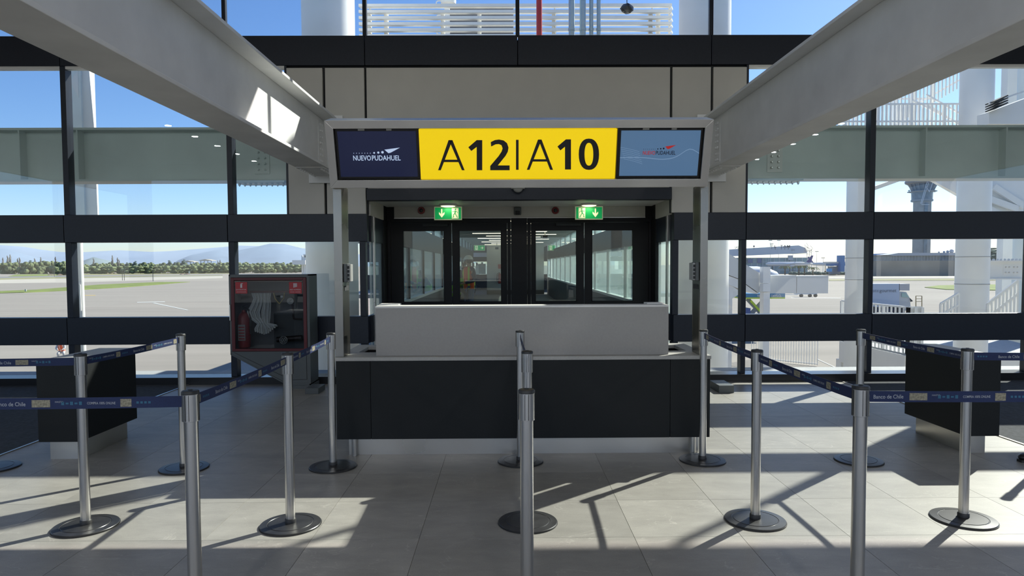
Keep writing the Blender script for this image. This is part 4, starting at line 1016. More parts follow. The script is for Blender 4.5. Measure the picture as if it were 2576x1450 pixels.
# mountains
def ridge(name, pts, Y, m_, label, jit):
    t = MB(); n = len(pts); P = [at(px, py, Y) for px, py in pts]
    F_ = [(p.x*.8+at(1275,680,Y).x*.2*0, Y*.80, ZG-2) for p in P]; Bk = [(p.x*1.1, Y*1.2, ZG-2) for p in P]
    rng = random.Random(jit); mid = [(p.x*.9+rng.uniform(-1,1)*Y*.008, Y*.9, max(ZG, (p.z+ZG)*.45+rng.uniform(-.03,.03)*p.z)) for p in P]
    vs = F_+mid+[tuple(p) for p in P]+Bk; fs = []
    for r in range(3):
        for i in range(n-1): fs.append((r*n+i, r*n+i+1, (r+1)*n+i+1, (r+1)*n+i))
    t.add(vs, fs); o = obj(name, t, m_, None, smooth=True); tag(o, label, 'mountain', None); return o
HZ1 = mat('far_slope_haze', (.27,.33,.42), .95, noise=.06, nscale=.0015); HZ2 = mat('near_slope_haze', (.22,.28,.365), .95, noise=.08, nscale=.003); HZ3 = mat('hill_green_haze', (.18,.23,.245), .95, noise=.1, nscale=.01)  # pale blue-grey slopes: distance haze is mixed into the base colours
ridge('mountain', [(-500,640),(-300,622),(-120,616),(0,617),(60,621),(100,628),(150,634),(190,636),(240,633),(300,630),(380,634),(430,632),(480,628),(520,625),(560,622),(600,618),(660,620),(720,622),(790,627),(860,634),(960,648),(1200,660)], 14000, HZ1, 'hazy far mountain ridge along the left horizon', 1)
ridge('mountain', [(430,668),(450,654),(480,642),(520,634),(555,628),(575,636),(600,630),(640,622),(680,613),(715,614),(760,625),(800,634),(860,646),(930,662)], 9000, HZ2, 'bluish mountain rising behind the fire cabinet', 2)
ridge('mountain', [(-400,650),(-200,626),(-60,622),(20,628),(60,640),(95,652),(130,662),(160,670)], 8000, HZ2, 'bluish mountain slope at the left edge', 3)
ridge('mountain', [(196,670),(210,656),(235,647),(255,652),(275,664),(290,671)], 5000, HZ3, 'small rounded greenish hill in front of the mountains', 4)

# trees beyond the airfield
def crown_mesh(kind, seed):
    rng = random.Random(seed); mb = MB()
    if kind == 'round':
        for k in range(26):
            a = rng.uniform(0, 6.28); r = rng.uniform(0, .46); z = rng.uniform(.04,.80-.4*r); mb.ball((r*math.cos(a), r*math.sin(a), z), rng.uniform(.08,.17), 7, 5, (.8,.8,rng.uniform(.9,1.3)))
    elif kind == 'poplar':
        for k in range(10):
            z = .15+k*.08; mb.ball((rng.uniform(-.03,.03), rng.uniform(-.03,.03), z), .055*(1-abs(k-4)/9)+.01, 6, 5, (.8,.8,2.4))
        for k in range(7): mb.cyl((0,0,.2+k*.08),(rng.uniform(-.12,.12),rng.uniform(-.1,.1),.42+k*.085),.008,.002,n=4)
    elif kind == 'conifer':
        for k in range(8):
            z = .15+k*.1; w_ = .30*(1-k/9)+.03; mb.ball((rng.uniform(-.06,.06), rng.uniform(-.05,.05), z), w_, 8, 5, (1,1,.42))
    return mb
TR = {'round': mat('foliage_green_haze', (.17,.20,.09), .95, noise=.4, nscale=3, rnd=.25), 'poplar': mat('bare_twigs', (.22,.19,.16), .95, rnd=.15), 'conifer': mat('foliage_dark', (.07,.115,.095), .95, noise=.3, nscale=3, rnd=.15), 'bark': mat('bark', (.12,.09,.07), .9)}  # olive green of the round crowns is paled to carry distance haze
protos = {}
for kind in ('round','poplar','conifer'):
    for sdd in range(3):
        mb = crown_mesh(kind, sdd*7+3); me_o = obj('crown', mb, TR[kind]); me = me_o.data; org = me_o.location.copy(); bpy.data.objects.remove(me_o)
        tb = obj('trunk', MB().cyl((0,0,0),(0,0,.4),.025,.015,n=6), TR['bark']); tme = tb.data; bpy.data.objects.remove(tb)
        protos[(kind, sdd)] = (me, org, tme)
def tree(px, pyb, pyt, Y, kind, i, label, group, wide=1.0):
    b = at(px, pyb, Y); tp_ = at(px, pyt, Y); h_ = (tp_.z-b.z)*1.05; me, org, tme = protos[(kind, i % 3)]
    t = thing('tree', (b.x, Y, ZG), label, 'tree', group); hh = tp_.z-ZG
    o = bpy.data.objects.new('crown', me); C.objects.link(o); o.parent = t; o.scale = (h_*wide, h_*wide, h_*1.0); o.location = (org.x*h_, org.y*h_, hh-h_+org.z*h_)
    o2 = bpy.data.objects.new('trunk', tme); C.objects.link(o2); o2.parent = t; s_ = (hh-h_*.3)/.4; o2.scale = (h_*.6, h_*.6, s_)
rng = random.Random(5)
def zone(px): return 'left of the pale outdoor pipe' if px < 190 else ('between the pale pipe and the fire cabinet' if px < 575 else 'above the fire cabinet')
i = 0
for px in range(-30, 800, 14):
    y0 = 671-(px*.006); big = px < 170
    tp_ = y0-(rng.uniform(13, 21) if big else rng.uniform(8, 15))
    tree(px+rng.uniform(-5,5), y0+17, tp_, 620+rng.uniform(-40,40), 'round', i, 'bushy green tree in the far tree line, '+zone(px), 'bushy far trees '+zone(px), 1.5); i += 1
for px in range(170, 800, 23):
    y0 = 671-(px*.006); tree(px+rng.uniform(-5,5), y0+17, y0-rng.uniform(3,6), 570+rng.uniform(-10,10), 'round', i, 'low bush before the far tree line, '+zone(px), 'low far bushes '+zone(px), 2.4); i += 1
for px, tp_ in ((8,646),(20,641),(26,638),(45,648),(50,646),(103,645),(140,644),(236,648),(283,640),(296,646),(300,651),(548,654),(554,652),(88,648),(182,648)):
    tree(px, 680, tp_, 600, 'poplar', i, 'tall bare poplar above the far tree line, '+zone(px), 'bare poplars '+zone(px), 1.0); i += 1
for px, tp_ in ((76,652),(340,654),(426,652),(439,657),(462,650),(320,658),(545,661),(700,660),(655,662)):
    tree(px, 680, tp_, 590, 'conifer', i, 'dark conifer in the far tree line, '+zone(px), 'dark conifers '+zone(px), 1.1); i += 1
for px, tp_ in ((2484,622),(2498,618),(2510,626),(2522,620),(2534,617),(2545,628),(2556,615),(2570,624)):
    tree(px, 664, tp_, 345+(i % 3)*12, 'conifer', i, 'dark tree behind the far right columns', 'trees behind the right columns', 2.2); i += 1
# airfield clutter on the left
CONW = mat('vehicle_white', (.6,.6,.58), .5); CONR = mat('earth_brown', (.30,.20,.15), .9, noise=.2); CONY = mat('machine_yellow', (.55,.38,.06), .6)
def small_car(px, py, label, wpx=16, Y=None, col=None):
    b = gr(px, py, ZG); t = thing('car', (b.x, b.y, ZG), label, 'car', 'vehicles on the far airfield'); L_ = 4.2; h_ = 1.0
    col = col or CONW
    obj('body', MB().prism([(b.x-L_/2,b.y,ZG+.3),(b.x+L_/2,b.y,ZG+.3),(b.x+L_/2,b.y,ZG+.85),(b.x+L_*.28,b.y,ZG+.95),(b.x+L_*.15,b.y,ZG+1.45),(b.x-L_*.25,b.y,ZG+1.45),(b.x-L_*.42,b.y,ZG+.95),(b.x-L_/2,b.y,ZG+.9)], (0,1.7,0)), col, t)
    obj('window', MB().box(b.x-L_*.24,b.x+L_*.14,b.y-.02,b.y,ZG+.95,ZG+1.38), DARK, t)
    for x in (-1.3,1.3): obj('wheel', MB().cyl((b.x+x,b.y-.05,ZG+.33),(b.x+x,b.y+.2,ZG+.33),.33,n=12), RUB, t)
for px, py in ((100,687.5),(210,684),(218,683.5),(226,684.5),(334,679.5),(350,680),(402,680),(530,682),(545,681),(556,683)):
    small_car(px, py, 'tiny white vehicle parked far out on the airfield')
for k, (px, py, w_) in enumerate(((128,693,14),(150,692.5,6),(283,689,40),(330,686,30),(400,685,50),(450,686,30),(465,691,22),(540,683,35))):
    b = gr(px, py, ZG); W2 = w_*b.y/FPX/2; mb = MB(); rg = random.Random(k)
    for j in range(9): mb.ball((b.x+rg.uniform(-W2,W2), b.y+rg.uniform(-2,2), ZG), rg.uniform(.5,1.1)*max(1,W2*.18), 8, 5, (1.6,1,.7))
    o = obj('earth_mound', mb, CONR); tag(o, 'low brown earth mound on the far airfield works', 'mound', 'earth mounds on the airfield')
for px, py, nm in ((64,735,'near the grass strip'),(172,694,'small and far'),(476,689.5,'small and far')):
    b = gr(px, py, ZG); s_ = 8*b.y/FPX
    t = thing('marker_board', (b.x, b.y, ZG), 'white airfield marker board at the near end of the grass strip' if nm.startswith('near') else 'tiny white airfield marker far out on the grass', 'marker', None if nm.startswith('near') else 'far airfield markers')
    w_ = s_*.5; hh = s_*.85
    obj('board', MB().box(b.x-w_/2,b.x+w_/2,b.y,b.y+.15,ZG+.15,ZG+hh), CONW, t); obj('foot', MB().box(b.x-w_*.4,b.x-w_*.3,b.y,b.y+.1,ZG,ZG+.15).box(b.x+w_*.3,b.x+w_*.4,b.y,b.y+.1,ZG,ZG+.15), DARK, t)
for px, py, pt_ in ((137,697,682),(308,706,681),(313,706,683),(385,708,680)):
    b = gr(px, py, ZG); hh = at(px, pt_, b.y).z-ZG
    o = obj('marker_pole', MB().cyl((b.x,b.y,ZG),(b.x,b.y,ZG+hh),.10,n=8).ball((b.x,b.y,ZG+hh),.25,8,6), DARK); tag(o, 'thin dark pole standing on the far airfield', 'pole', 'thin poles on the airfield')
for pxa, pxb, yt in ((461,487,656),(505,531,652.5)):
    a_, b_ = at(pxa,yt,700), at(pxb,yt,700)
    t = thing('far_shed', ((a_.x+b_.x)/2, 700, ZG), 'low pale roofed shed in the far tree line', 'building', 'sheds in the far tree line')
    obj('roof', MB().prism([(a_.x-1,698,a_.z-1.2),((a_.x+b_.x)/2,698,a_.z),(b_.x+1,698,a_.z-1.2),(b_.x+1,698,a_.z-1.6),(a_.x-1,698,a_.z-1.6)], (0,12,0)), RUNW, t)
    for k in range(4): x_ = a_.x+(b_.x-a_.x)*k/3; obj('post', MB().box(x_-.2,x_+.2,700,700.4,ZG,a_.z-1.5), DARK, t)

# crouching worker outside, behind the left desk
wk = gr(156, 908, ZG)
person((wk.x, wk.y, ZG), math.radians(20), ct, 'worker in orange vest crouching on the apron beyond the left glazing', vest_mat('vest_bright', (.85,.12,.04), (.85,.55,.4)), LGREY, LGREY, .92)
wk2 = gr(200, 897, ZG)
person((wk2.x, wk2.y, ZG), math.radians(70), ct, 'second worker crouching on the apron right of the orange-vested one', V_OR, LGREY, NAVY, .8)

# big round columns just outside
def column(px, Y, r, label, zb=ZG, zt=8.5, rings=(), m_=EXW, grp=None):
    x = at(px, 668, Y).x; t = thing('round_column', (x, Y, zb), label, 'column', grp)
    obj('shaft', MB().cyl((x,Y,zb),(x,Y,zt), r, n=40), m_, t)
    for z in rings: obj('joint_ring', MB().lathe((x,Y,z), [(r+.004,0),(r+.012,.01),(r+.004,.02)], 40), GREY if m_ is not EXW else mat('joint_grey', (.4,.4,.39), .6), t)
    return t
column(836, 12.6, .47, 'big white round column outside, rising behind the left panels', rings=(.3,))
column(1768, 12.6, .46, 'big white round column outside, rising behind the right panels', rings=(.3,))
column(2158, 19.0, .32, 'slim white round column right of the baggage bridge', zt=5.0, rings=(1.68, 1.08), grp='round columns of the outer stair')
column(2446, 17.0, .37, 'thick white round column left of the far right stairs', rings=(1.68, 1.0), grp='round columns of the outer stair')
column(2592, 20.5, .45, 'pale round column at the right edge of the picture', m_=EXTB)
# box columns
def boxcol(name, pxa, pxb, Y, zb, zt, label, dep=.3, m_=EXW):
    a, b = at(pxa, 668, Y), at(pxb, 668, Y); o = obj(name, MB().box(a.x, b.x, Y, Y+dep, zb, zt), m_, bevel=.004); tag(o, label, 'column'); return o
boxcol('box_column', 2522, 2549, 22.5, ZG, 8, 'square white column between the round column and the right edge')
# left built-up mast (H column tapering upward) and pipe
mx = at(188, 668, 13).x
t = thing('steel_mast', (mx+.2, 13, ZG), 'tapered pale steel H-column outside at the left, lit white on its right side', 'column')
xa = at(186,400,13).x; xb = at(239,400,13).x
obj('web', MB().box(xa+.02, xa+.16, 12.95, 13.35, 2.2, 6.2), EXTB, t)
mb = MB()
mb.prism([(xa+.20,13.0,2.2),(xb+.02,13.0,2.2),(xb,13.0,4.2),(xb-.05,13.0,5.1),(xb-.12,13.0,6.2),(xa+.20,13.0,6.2)], (0,.03,0))
obj('tapered_flange', mb, EXW, t); obj('side_plate', MB().box(xa+.16, xa+.20, 12.95, 13.4, 2.2, 6.2), EXTB, t)
obj('gusset', MB().prism([(xa+.02,12.94,5.0),(xa+.16,12.94,4.7),(xa+.16,12.94,5.2)], (0,.01,0)), EXW, t)
x = at(197,700,13.1).x; obj('stub_pipe', MB().cyl((x,13.15,ZG),(x,13.15,2.22),.066,n=20), EXW, t, label='round pale tube carrying the mast'); obj('cover_plate', MB().box(x+.01,x+.05,13.07,13.085,.70,1.2), EXW, t)

# exterior girder behind the glass
def girder(nm, x0, x1, lab):
    t = thing('outer_girder', ((x0+x1)/2, 9.45, 2.69), lab, 'beam', 'grey-green girders outside')
    mb = MB(); mb.box(x0, x1, 9.30, 9.62, 2.69, 2.72).box(x0, x1, 9.30, 9.62, 3.38, 3.41).box(x0, x1, 9.45, 9.47, 2.72, 3.38)
    obj('profile', mb, EXTB, t)
    return t
gl_ = girder('l', -16, -1.95, 'grey-green steel girder outside, crossing the left glazing')
for px in (60, 205): x = at(px, 390, 9.4).x; obj('stiffener', MB().box(x-.01, x+.01, 9.31, 9.45, 2.72, 3.38), EXTB, gl_)
gr_ = girder('r', 2.3, 16, 'grey-green steel girder outside, crossing the right glazing')
for px in (2320, 2520): x = at(px, 390, 9.4).x; obj('stiffener', MB().box(x-.01, x+.01, 9.31, 9.45, 2.72, 3.38), EXTB, gr_)
for t_, pxa, pxb, sgn in ((gl_, 640, 678, 1), (gr_, 1930, 1968, -1)):
    xa_, xb_ = at(pxa, 400, 9.44).x, at(pxb, 400, 9.44).x
    pl = obj('splice_plate', MB().box(xa_, xb_, 9.435, 9.45, 2.80, 3.30), EXW if sgn < 0 else EXTB, t_, bevel=.002)
    for i in range(6):
        for j in range(2):
            obj('bolt', MB().lathe((xa_+(xb_-xa_)*(.28+.44*j), 9.435, 2.86+i*.078), [(.018,0),(.018,.014),(.010,.03)], 6, axis='Y'), STEEL if sgn < 0 else EXTB, pl)
    f0, f1 = (at(598,462,9.4).x, at(722,462,9.4).x) if sgn > 0 else (at(1882,460,9.4).x, at(2012,460,9.4).x)
    fp = obj('flange_plate', MB().box(f0, f1, 9.28, 9.64, 2.665, 2.69).box(f0+.05, f1-.05, 9.30, 9.6, 3.41, 3.43), EXTB, t_, bevel=.002)
    for i in range(9):
        x = f0+.04+(f1-f0-.08)*i/8
        obj('bolt', MB().lathe((x, 9.36, 2.665), [(.008,-.045),(.013,-.03),(.020,-.028),(.020,0)], 6), STEEL if sgn < 0 else EXTB, fp)

# louvres and plant above the passage
YL = 14.0
lv = thing('louvre_screen', (at(1305,50,YL).x, YL, 3.0), 'white louvre screen on the passage roof above the dark band', 'louvre')
xa, xb = at(905,50,YL).x, at(1685,50,YL).x
for k in range(10):
    z = at(1300, 20+k*15.2, YL).z
    pr = [(YL-.10,z-.006),(YL+.12,z+.035),(YL+.12,z+.072),(YL-.10,z+.050)]
    mb = MB(); mb.prism([(xa, y, zz) for y, zz in pr], (xb-xa,0,0)); obj('slat', mb, EXW, lv)
    mb = MB(); mb.prism([(xb, y, zz) for y, zz in pr], (.0,0,0)) if False else mb.box(xb, xb+.02, YL-.10, YL+.14, z-.01, z+.05); mb.bar((xb,YL-.08,z+.01),(xb+.10,YL+.2,z+.04),.02,.03); obj('slat_end', mb, EXW, lv)
for px in (925, 968, 1112, 1205, 1395, 1640, 1660):
    x = at(px, 60, YL).x; obj('post', MB().box(x-.04, x+.04, YL+.14, YL+.22, 3.0, at(px,22,YL).z), EXW, lv)
for px in (930, 1395, 1640):
    x = at(px, 60, YL).x
    for k in range(5): z = at(1300, 24+k*15.2, YL).z; obj('bracket', MB().bar((x,YL+.0,z+.02),(x+.07,YL+.16,z-.02),.015,.02), EXW, lv)
hv = thing('rooftop_unit', (at(1211,50,15.2).x, 15.4, 3.0), 'big grey rooftop unit behind the white louvres', 'machine')
xa2, xb2 = at(1130,50,15.2).x, at(1292,50,15.2).x; zt2 = at(1200, 14, 15.2).z; xm = (xa2+xb2)/2
obj('housing', MB().box(xa2, xb2, 15.2, 16.4, 3.0, zt2), mat('unit_grey', (.13,.13,.14), .6, noise=.05), hv, bevel=.02)
for k in range(7): z = zt2-.12-k*.14; obj('grille_slat', MB().box(xa2+.05, xm-.1, 15.17, 15.2, z-.03, z).box(xm+.1, xb2-.05, 15.17, 15.2, z-.03, z), mat('unit_dark', (.10,.10,.11), .6), hv)
# white round vent and coiled pipes
vx = at(1128, 0, 15.0).x
t = thing('roof_vent', (vx, 15, 3.0), 'white vent with curled pipe brackets left of the rooftop unit', 'vent')
obj('stem', MB().cyl((vx-.03,15,3),(vx-.03,15,at(1128,14,15).z),.06,n=16), EXW, t); obj('cap', MB().lathe((vx,15,at(1128,14,15).z), [(.10,0),(.16,.03),(.17,.10),(.08,.22)], 24), EXW, t)
for k in range(4):
    z = at(1100, 8+k*36, 14.7).z; xx = at(1103, 0, 14.7).x; pts = [(xx+.09,14.7,z+.05)]+[(xx-.05*math.sin(a_/6*math.pi), 14.7, z+.05*math.cos(a_/6*math.pi)) for a_ in range(7)]+[(xx+.09,14.7,z-.05)]
    obj('pipe_loop', MB().tube(pts, .012, 6), EXW, t)
def pipe(px, Y, r, m_, label, grp=None, clamp=True):
    x = at(px, 46, Y).x; t = thing('vertical_pipe', (x, Y, 3.0), label, 'pipe', grp)
    obj('tube', MB().cyl((x,Y,3.0),(x,Y,6.6), r, n=20), m_, t)
    if clamp: obj('coupling', MB().cyl((x,Y,at(px,75,Y).z-.02),(x,Y,at(px,75,Y).z+.02), r+.008, n=20), m_, t)
GALV = mat('galvanised', (.42,.50,.53), .4, metal=.7, noise=.1, nscale=20)
pipe(1356.5, 11.2, .047, mat('pipe_red', (.55,.015,.02), .35), 'bright red vertical pipe above the dark band', clamp=False)
for px, lab in ((1438,'thick galvanised pipe nearest the red pipe'),(1466,'thick galvanised pipe second from the red pipe'),(1487.5,'thin galvanised pipe third from the red pipe'),(1506,'thin galvanised pipe farthest from the red pipe')):
    pipe(px, 11.0, .048 if px < 1480 else .032, GALV, lab, 'galvanised pipes above the dark band')
sx_ = at(1577, 22, 10.6)
t = thing('black_bag', tuple(sx_), 'crumpled black wrapped lamp hanging outside above the dark band', 'lamp')
rg = random.Random(3); mb = MB(); mb.ball(sx_, .088, 10, 7, (1.1,.8,.8)); mb.smooth = False
mb.v = [tuple(Vector(v)+Vector((rg.uniform(-.015,.015),rg.uniform(-.015,.015),rg.uniform(-.02,.012)))) for v in mb.v]
obj('wrapped_lamp', mb, mat('black_film', (.02,.022,.024), .25), t); obj('hanger', MB().cyl((sx_.x,sx_.y,sx_.z+.05),(sx_.x,sx_.y,6.6),.006), DARK, t)
# ================================================================== right side exterior
def balustrade(t, p0, p1, n, h_, r=.018, rails=(1.0, .08), rr_=.028, post_every=0):
    p0 = Vector(p0); p1 = Vector(p1)
    for f in rails: obj('rail', MB().bar(p0+Vector((0,0,h_*f)), p1+Vector((0,0,h_*f)), rr_*1.6, rr_*1.6), EXW, t)
    for i in range(n+1):
        q = p0.lerp(p1, i/n); k = 2.0 if post_every and i % post_every == 0 else 1.0
        obj('baluster', MB().box(q.x-r*k, q.x+r*k, q.y-r*k, q.y+r*k, q.z, q.z+h_), EXW, t)
# upper stair tower
st = thing('stair_tower', (9.6, 17.9, 2.9), 'white steel stair tower with balustrades outside at the upper right', 'stairs')
Y = 17.9
def U_(px, py, Y_=Y): return at(px, py, Y_)
z_l = U_(2300, 318).z
balustrade(st, (U_(2130,0).x, Y, z_l), (U_(2445,0).x, Y, z_l), 30, U_(2300,262).z-z_l, rails=(1.0,.22), post_every=8)
balustrade(st, (U_(2130,0).x, Y+1.6, z_l), (U_(2445,0).x, Y+1.6, z_l), 26, 1.1, rails=(1.0,.22), post_every=9)
obj('landing', MB().box(U_(2130,0).x, U_(2445,0).x, Y, Y+1.6, z_l-.12, z_l), EXW, st)
for px, w_ in ((2228,.11),(2328,.10),(2376,.07)):
    x = U_(px, 0).x; obj('post', MB().box(x-w_/2, x+w_/2, Y+.4, Y+.4+w_, z_l, 8), EXW, st)
for (a, b, yy) in (((2296,252),(2445,328),.3),((2305,262),(2445,184),.9),((2330,238),(2445,303),.3),((2330,262),(2445,334),.3)):
    p, q = U_(*a, Y+yy), U_(*b, Y+yy); obj('stringer', MB().bar(p, q, .035, .045), EXW, st)
p, q = U_(2230,318,Y+.3), U_(2445,193,Y+.3)
for i in range(24):
    r_ = i/23; c_ = p.lerp(q, r_); obj('baluster', MB().box(c_.x-.014, c_.x+.014, c_.y, c_.y+.028, c_.z-.1, c_.z+1.0), EXW, st)
# right bay: posts and sloped members
for px in (2497, 2513, 2492):
    x = U_(px,0).x; obj('post', MB().box(x-.04, x+.04, Y+.2, Y+.28, 2.9, 8), EXW, st)
# stair flights seen from below
fl = thing('stair_flight', (9.5, 18, 2.0), 'white underside of a sloping stair flight right of the control tower', 'stairs', 'stair flights at the right')
YF2 = 18.5
mb = MB(); mb.prism([at(2352,450,YF2), at(2346,440,YF2), at(2600,440,YF2), at(2620,540,YF2), at(2545,560,YF2), at(2411,484,YF2)], (0,.3,0)); obj('soffit', mb, EXW, fl)
for a, b in (((2352,450),(2560,566)), ((2500,470),(2576,520)), ((2480,498),(2560,526))):
    p, q = at(*a, YF2-.1), at(*b, YF2-.1); obj('stringer', MB().bar(p, q, .08, .16), EXW, fl)
f2 = thing('stair_flight', (9.5, 15.5, 3.5), 'white sloping stair flight above the girder at the upper right edge', 'stairs', 'stair flights at the right')
mb = MB(); mb.prism([at(2488,312,15.6), at(2488,282,15.6), at(2600,240,15.6), at(2600,312,15.6)], (0,.4,0)); obj('soffit', mb, EXW, f2)
for k in range(4):
    p, q = at(2490, 278-k*6, 15.5), at(2524, 262-k*6, 15.5); obj('tread', MB().bar(p, q, .3, .025), DARK, f2)
obj('rail', MB().bar(at(2488,260,15.5), at(2600,222,15.5), .04, .04), EXW, f2)
f3 = thing('stair_canopy', (7.4, 19, 2.6), 'thin white canopy edge under the girder left of the control tower', 'canopy')
obj('edge', MB().bar(at(2182,480,19), at(2260,452,19), .2, .10), EXW, f3); obj('arm', MB().bar(at(2166,482,19), at(2190,478,19), .05, .05), EXW, f3)
# horizontal white girders of the stair at mid height
def hg(pxa, pxb, Y_, yt, yb, lab):
    a = at(pxa, yt, Y_); b = at(pxb, yt, Y_); zb = at(pxa, yb, Y_).z
    t = thing('stair_girder', ((a.x+b.x)/2, Y_, zb), lab, 'beam', 'white girders of the outer stair')
    obj('profile', MB().box(a.x, b.x, Y_-.1, Y_+.1, zb, zb+.03).box(a.x, b.x, Y_-.1, Y_+.1, a.z-.03, a.z).box(a.x, b.x, Y_-.01, Y_+.01, zb, a.z), EXW, t)
    p0 = a.x+(b.x-a.x)*.45; pl = obj('splice_plate', MB().box(p0, min(b.x, p0+.42), Y_-.02, Y_-.01, zb+.12, a.z-.10), EXW, t)
    for i in range(4):
        for j in range(2): obj('bolt', MB().lathe((p0+.06+i*.09+(.03 if i > 1 else 0), Y_-.02, zb+.18+j*.14), [(.018,0),(.018,.015),(.01,.02)], 6, axis='Y'), STEEL, pl)
    for i in range(9): obj('bolt', MB().lathe((a.x+(b.x-a.x)*(.1+.1*i), Y_, a.z), [(.03,0),(.03,.03),(.02,.05)], 8), EXW, t)
hg(2480, 2576, 17.4, 656, 704, 'white bolted girder between the thick round column and the right edge')
# entrance platform with balustrade
pf = thing('ramp_platform', (8.5, 18, -1.4), 'white railed ramp platform outside below the middle band on the right', 'ramp')
A_ = at(2118, 757, 20.3); B_ = at(2285, 772, 17.0); D_ = at(2412, 795, 15.6)
zt_ = -.75
for (p, q, n) in (((A_.x,20.3,zt_),(B_.x,17.0,zt_),18), ((B_.x,17.0,zt_),(D_.x,17.0,zt_),12)):
    balustrade(pf, p, q, n, A_.z-zt_, rails=(1.0,.12), post_every=6)
obj('slab', MB().prism([(A_.x,20.3,zt_-.08),(B_.x,17.0,zt_-.08),(14,17.0,zt_-.08),(16,24,zt_-.08),(A_.x+2.3,24,zt_-.08)], (0,0,.08)), LEDGE, pf)
obj('edge_beam', MB().bar((A_.x,20.3,zt_-.35),(B_.x,17.0,zt_-.35),.12,.62), EXW, pf); obj('edge_beam', MB().bar((B_.x,17.0,zt_-.35),(14,17.0,zt_-.35),.12,.62), EXW, pf)
for x, y in ((A_.x+.1,20.2),(B_.x,17.1),(12,17.2)): obj('leg', MB().box(x-.15,x+.15,y,y+.3,ZG,zt_-.6), EXW, pf)
# railed stairs rising to the right
def srail(a, b, Y_, n, lab):
    t = thing('stair_railing', tuple(at(*a, Y_)), lab, 'railing', 'sloping railings at the right')
    p, q = at(*a, Y_), at(*b, Y_); balustrade(t, p-Vector((0,0,.75)), q-Vector((0,0,.75)), n, .75, rails=(1.0,.62), r=.02)
srail((2366,765), (2412,738), 16.5, 5, 'short sloping white railing left of the thick column')
srail((2484,765), (2560,706), 14.5, 8, 'long sloping white railing between thick column and right edge')
# lower fence on the apron
fn = thing('apron_fence', (at(1965,920,36).x, 36, ZG), 'white barred fence on the apron, seen below the lower band on the right', 'fence')
a = gr(1890, 905, ZG); b = gr(2056, 922, ZG)
balustrade(fn, (a.x, a.y, ZG+.05), (b.x, b.y, ZG+.05), 26, 2.4, r=.015, rails=(1.0,.03), rr_=.03)
# blast wall, low building, tower
CONC = mat('blast_wall_concrete', (.30,.28,.24), .9, noise=.10, nscale=.15)
Yb = 300
o = obj('blast_wall', MB().box(at(2186,0,Yb).x, at(2700,0,Yb).x, Yb, Yb+1, ZG, at(2350,656,Yb).z), CONC); tag(o, 'long beige concrete wall beyond the taxiway on the right', 'wall')
Yt = 450
tb = thing('terminal_building', (at(2330,660,Yt).x, Yt, ZG), 'long low glazed building at the foot of the control tower', 'building')
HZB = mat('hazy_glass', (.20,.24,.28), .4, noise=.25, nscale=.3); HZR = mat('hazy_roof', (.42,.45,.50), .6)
a = at(2232, 637, Yt); b = at(2430, 637, Yt); zr = a.z; zr0 = at(2232, 644, Yt).z
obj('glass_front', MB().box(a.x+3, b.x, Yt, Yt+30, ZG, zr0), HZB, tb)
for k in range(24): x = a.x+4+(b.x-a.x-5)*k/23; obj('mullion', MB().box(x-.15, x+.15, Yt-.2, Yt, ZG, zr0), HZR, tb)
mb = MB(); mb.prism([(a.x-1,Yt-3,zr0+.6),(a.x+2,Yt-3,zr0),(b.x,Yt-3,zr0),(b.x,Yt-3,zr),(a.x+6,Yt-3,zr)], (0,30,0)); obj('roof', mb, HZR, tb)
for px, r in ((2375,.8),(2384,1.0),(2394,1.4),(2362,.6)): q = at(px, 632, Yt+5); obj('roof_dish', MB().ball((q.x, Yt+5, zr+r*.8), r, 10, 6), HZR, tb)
Yc = 520
twr = thing('control_tower', (at(2320,600,Yc).x, Yc, ZG), 'tall grey-blue airport control tower on the right', 'tower')
cx = at(2318, 600, Yc).x; cx2 = at(2320, 470, Yc).x
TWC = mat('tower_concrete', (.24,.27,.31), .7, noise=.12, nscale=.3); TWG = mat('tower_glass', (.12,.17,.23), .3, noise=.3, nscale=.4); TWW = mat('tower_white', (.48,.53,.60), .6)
def zt__(py): return at(2320, py, Yc).z
k = Yc/FPX
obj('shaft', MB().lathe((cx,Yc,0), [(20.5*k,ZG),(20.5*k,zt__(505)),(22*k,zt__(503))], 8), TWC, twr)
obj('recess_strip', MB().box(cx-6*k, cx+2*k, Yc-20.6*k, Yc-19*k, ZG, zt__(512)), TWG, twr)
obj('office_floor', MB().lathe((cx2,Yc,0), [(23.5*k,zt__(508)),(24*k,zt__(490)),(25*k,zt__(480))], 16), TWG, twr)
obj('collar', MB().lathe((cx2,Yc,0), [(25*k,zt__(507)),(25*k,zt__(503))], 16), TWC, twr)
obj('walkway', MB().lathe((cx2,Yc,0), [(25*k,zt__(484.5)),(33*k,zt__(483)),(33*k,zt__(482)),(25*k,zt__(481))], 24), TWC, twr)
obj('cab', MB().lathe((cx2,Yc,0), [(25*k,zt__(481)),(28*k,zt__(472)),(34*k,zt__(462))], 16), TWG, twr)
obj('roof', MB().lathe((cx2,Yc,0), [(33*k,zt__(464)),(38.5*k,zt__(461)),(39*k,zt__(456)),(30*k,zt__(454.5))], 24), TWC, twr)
mb = MB()
for i in range(20):
    a_ = 2*math.pi*i/20; x, y = cx2+37*k*math.cos(a_), Yc+37*k*math.sin(a_); mb.bar((x,y,zt__(456)),(x,y,zt__(451)),.22,.22)
    a2 = a_+2*math.pi/20; mb.bar((x,y,zt__(451.3)),(cx2+37*k*math.cos(a2),Yc+37*k*math.sin(a2),zt__(451.3)),.2,.2)
obj('roof_railing', mb, TWW, twr)
for x in (cx2-33*k, cx2+32*k): obj('antenna', MB().bar((x,Yc,zt__(484)),(x,Yc,zt__(478)),.5,.5).bar((x-1,Yc,zt__(480)),(x+1,Yc,zt__(480)),.3,.3), TWC, twr)
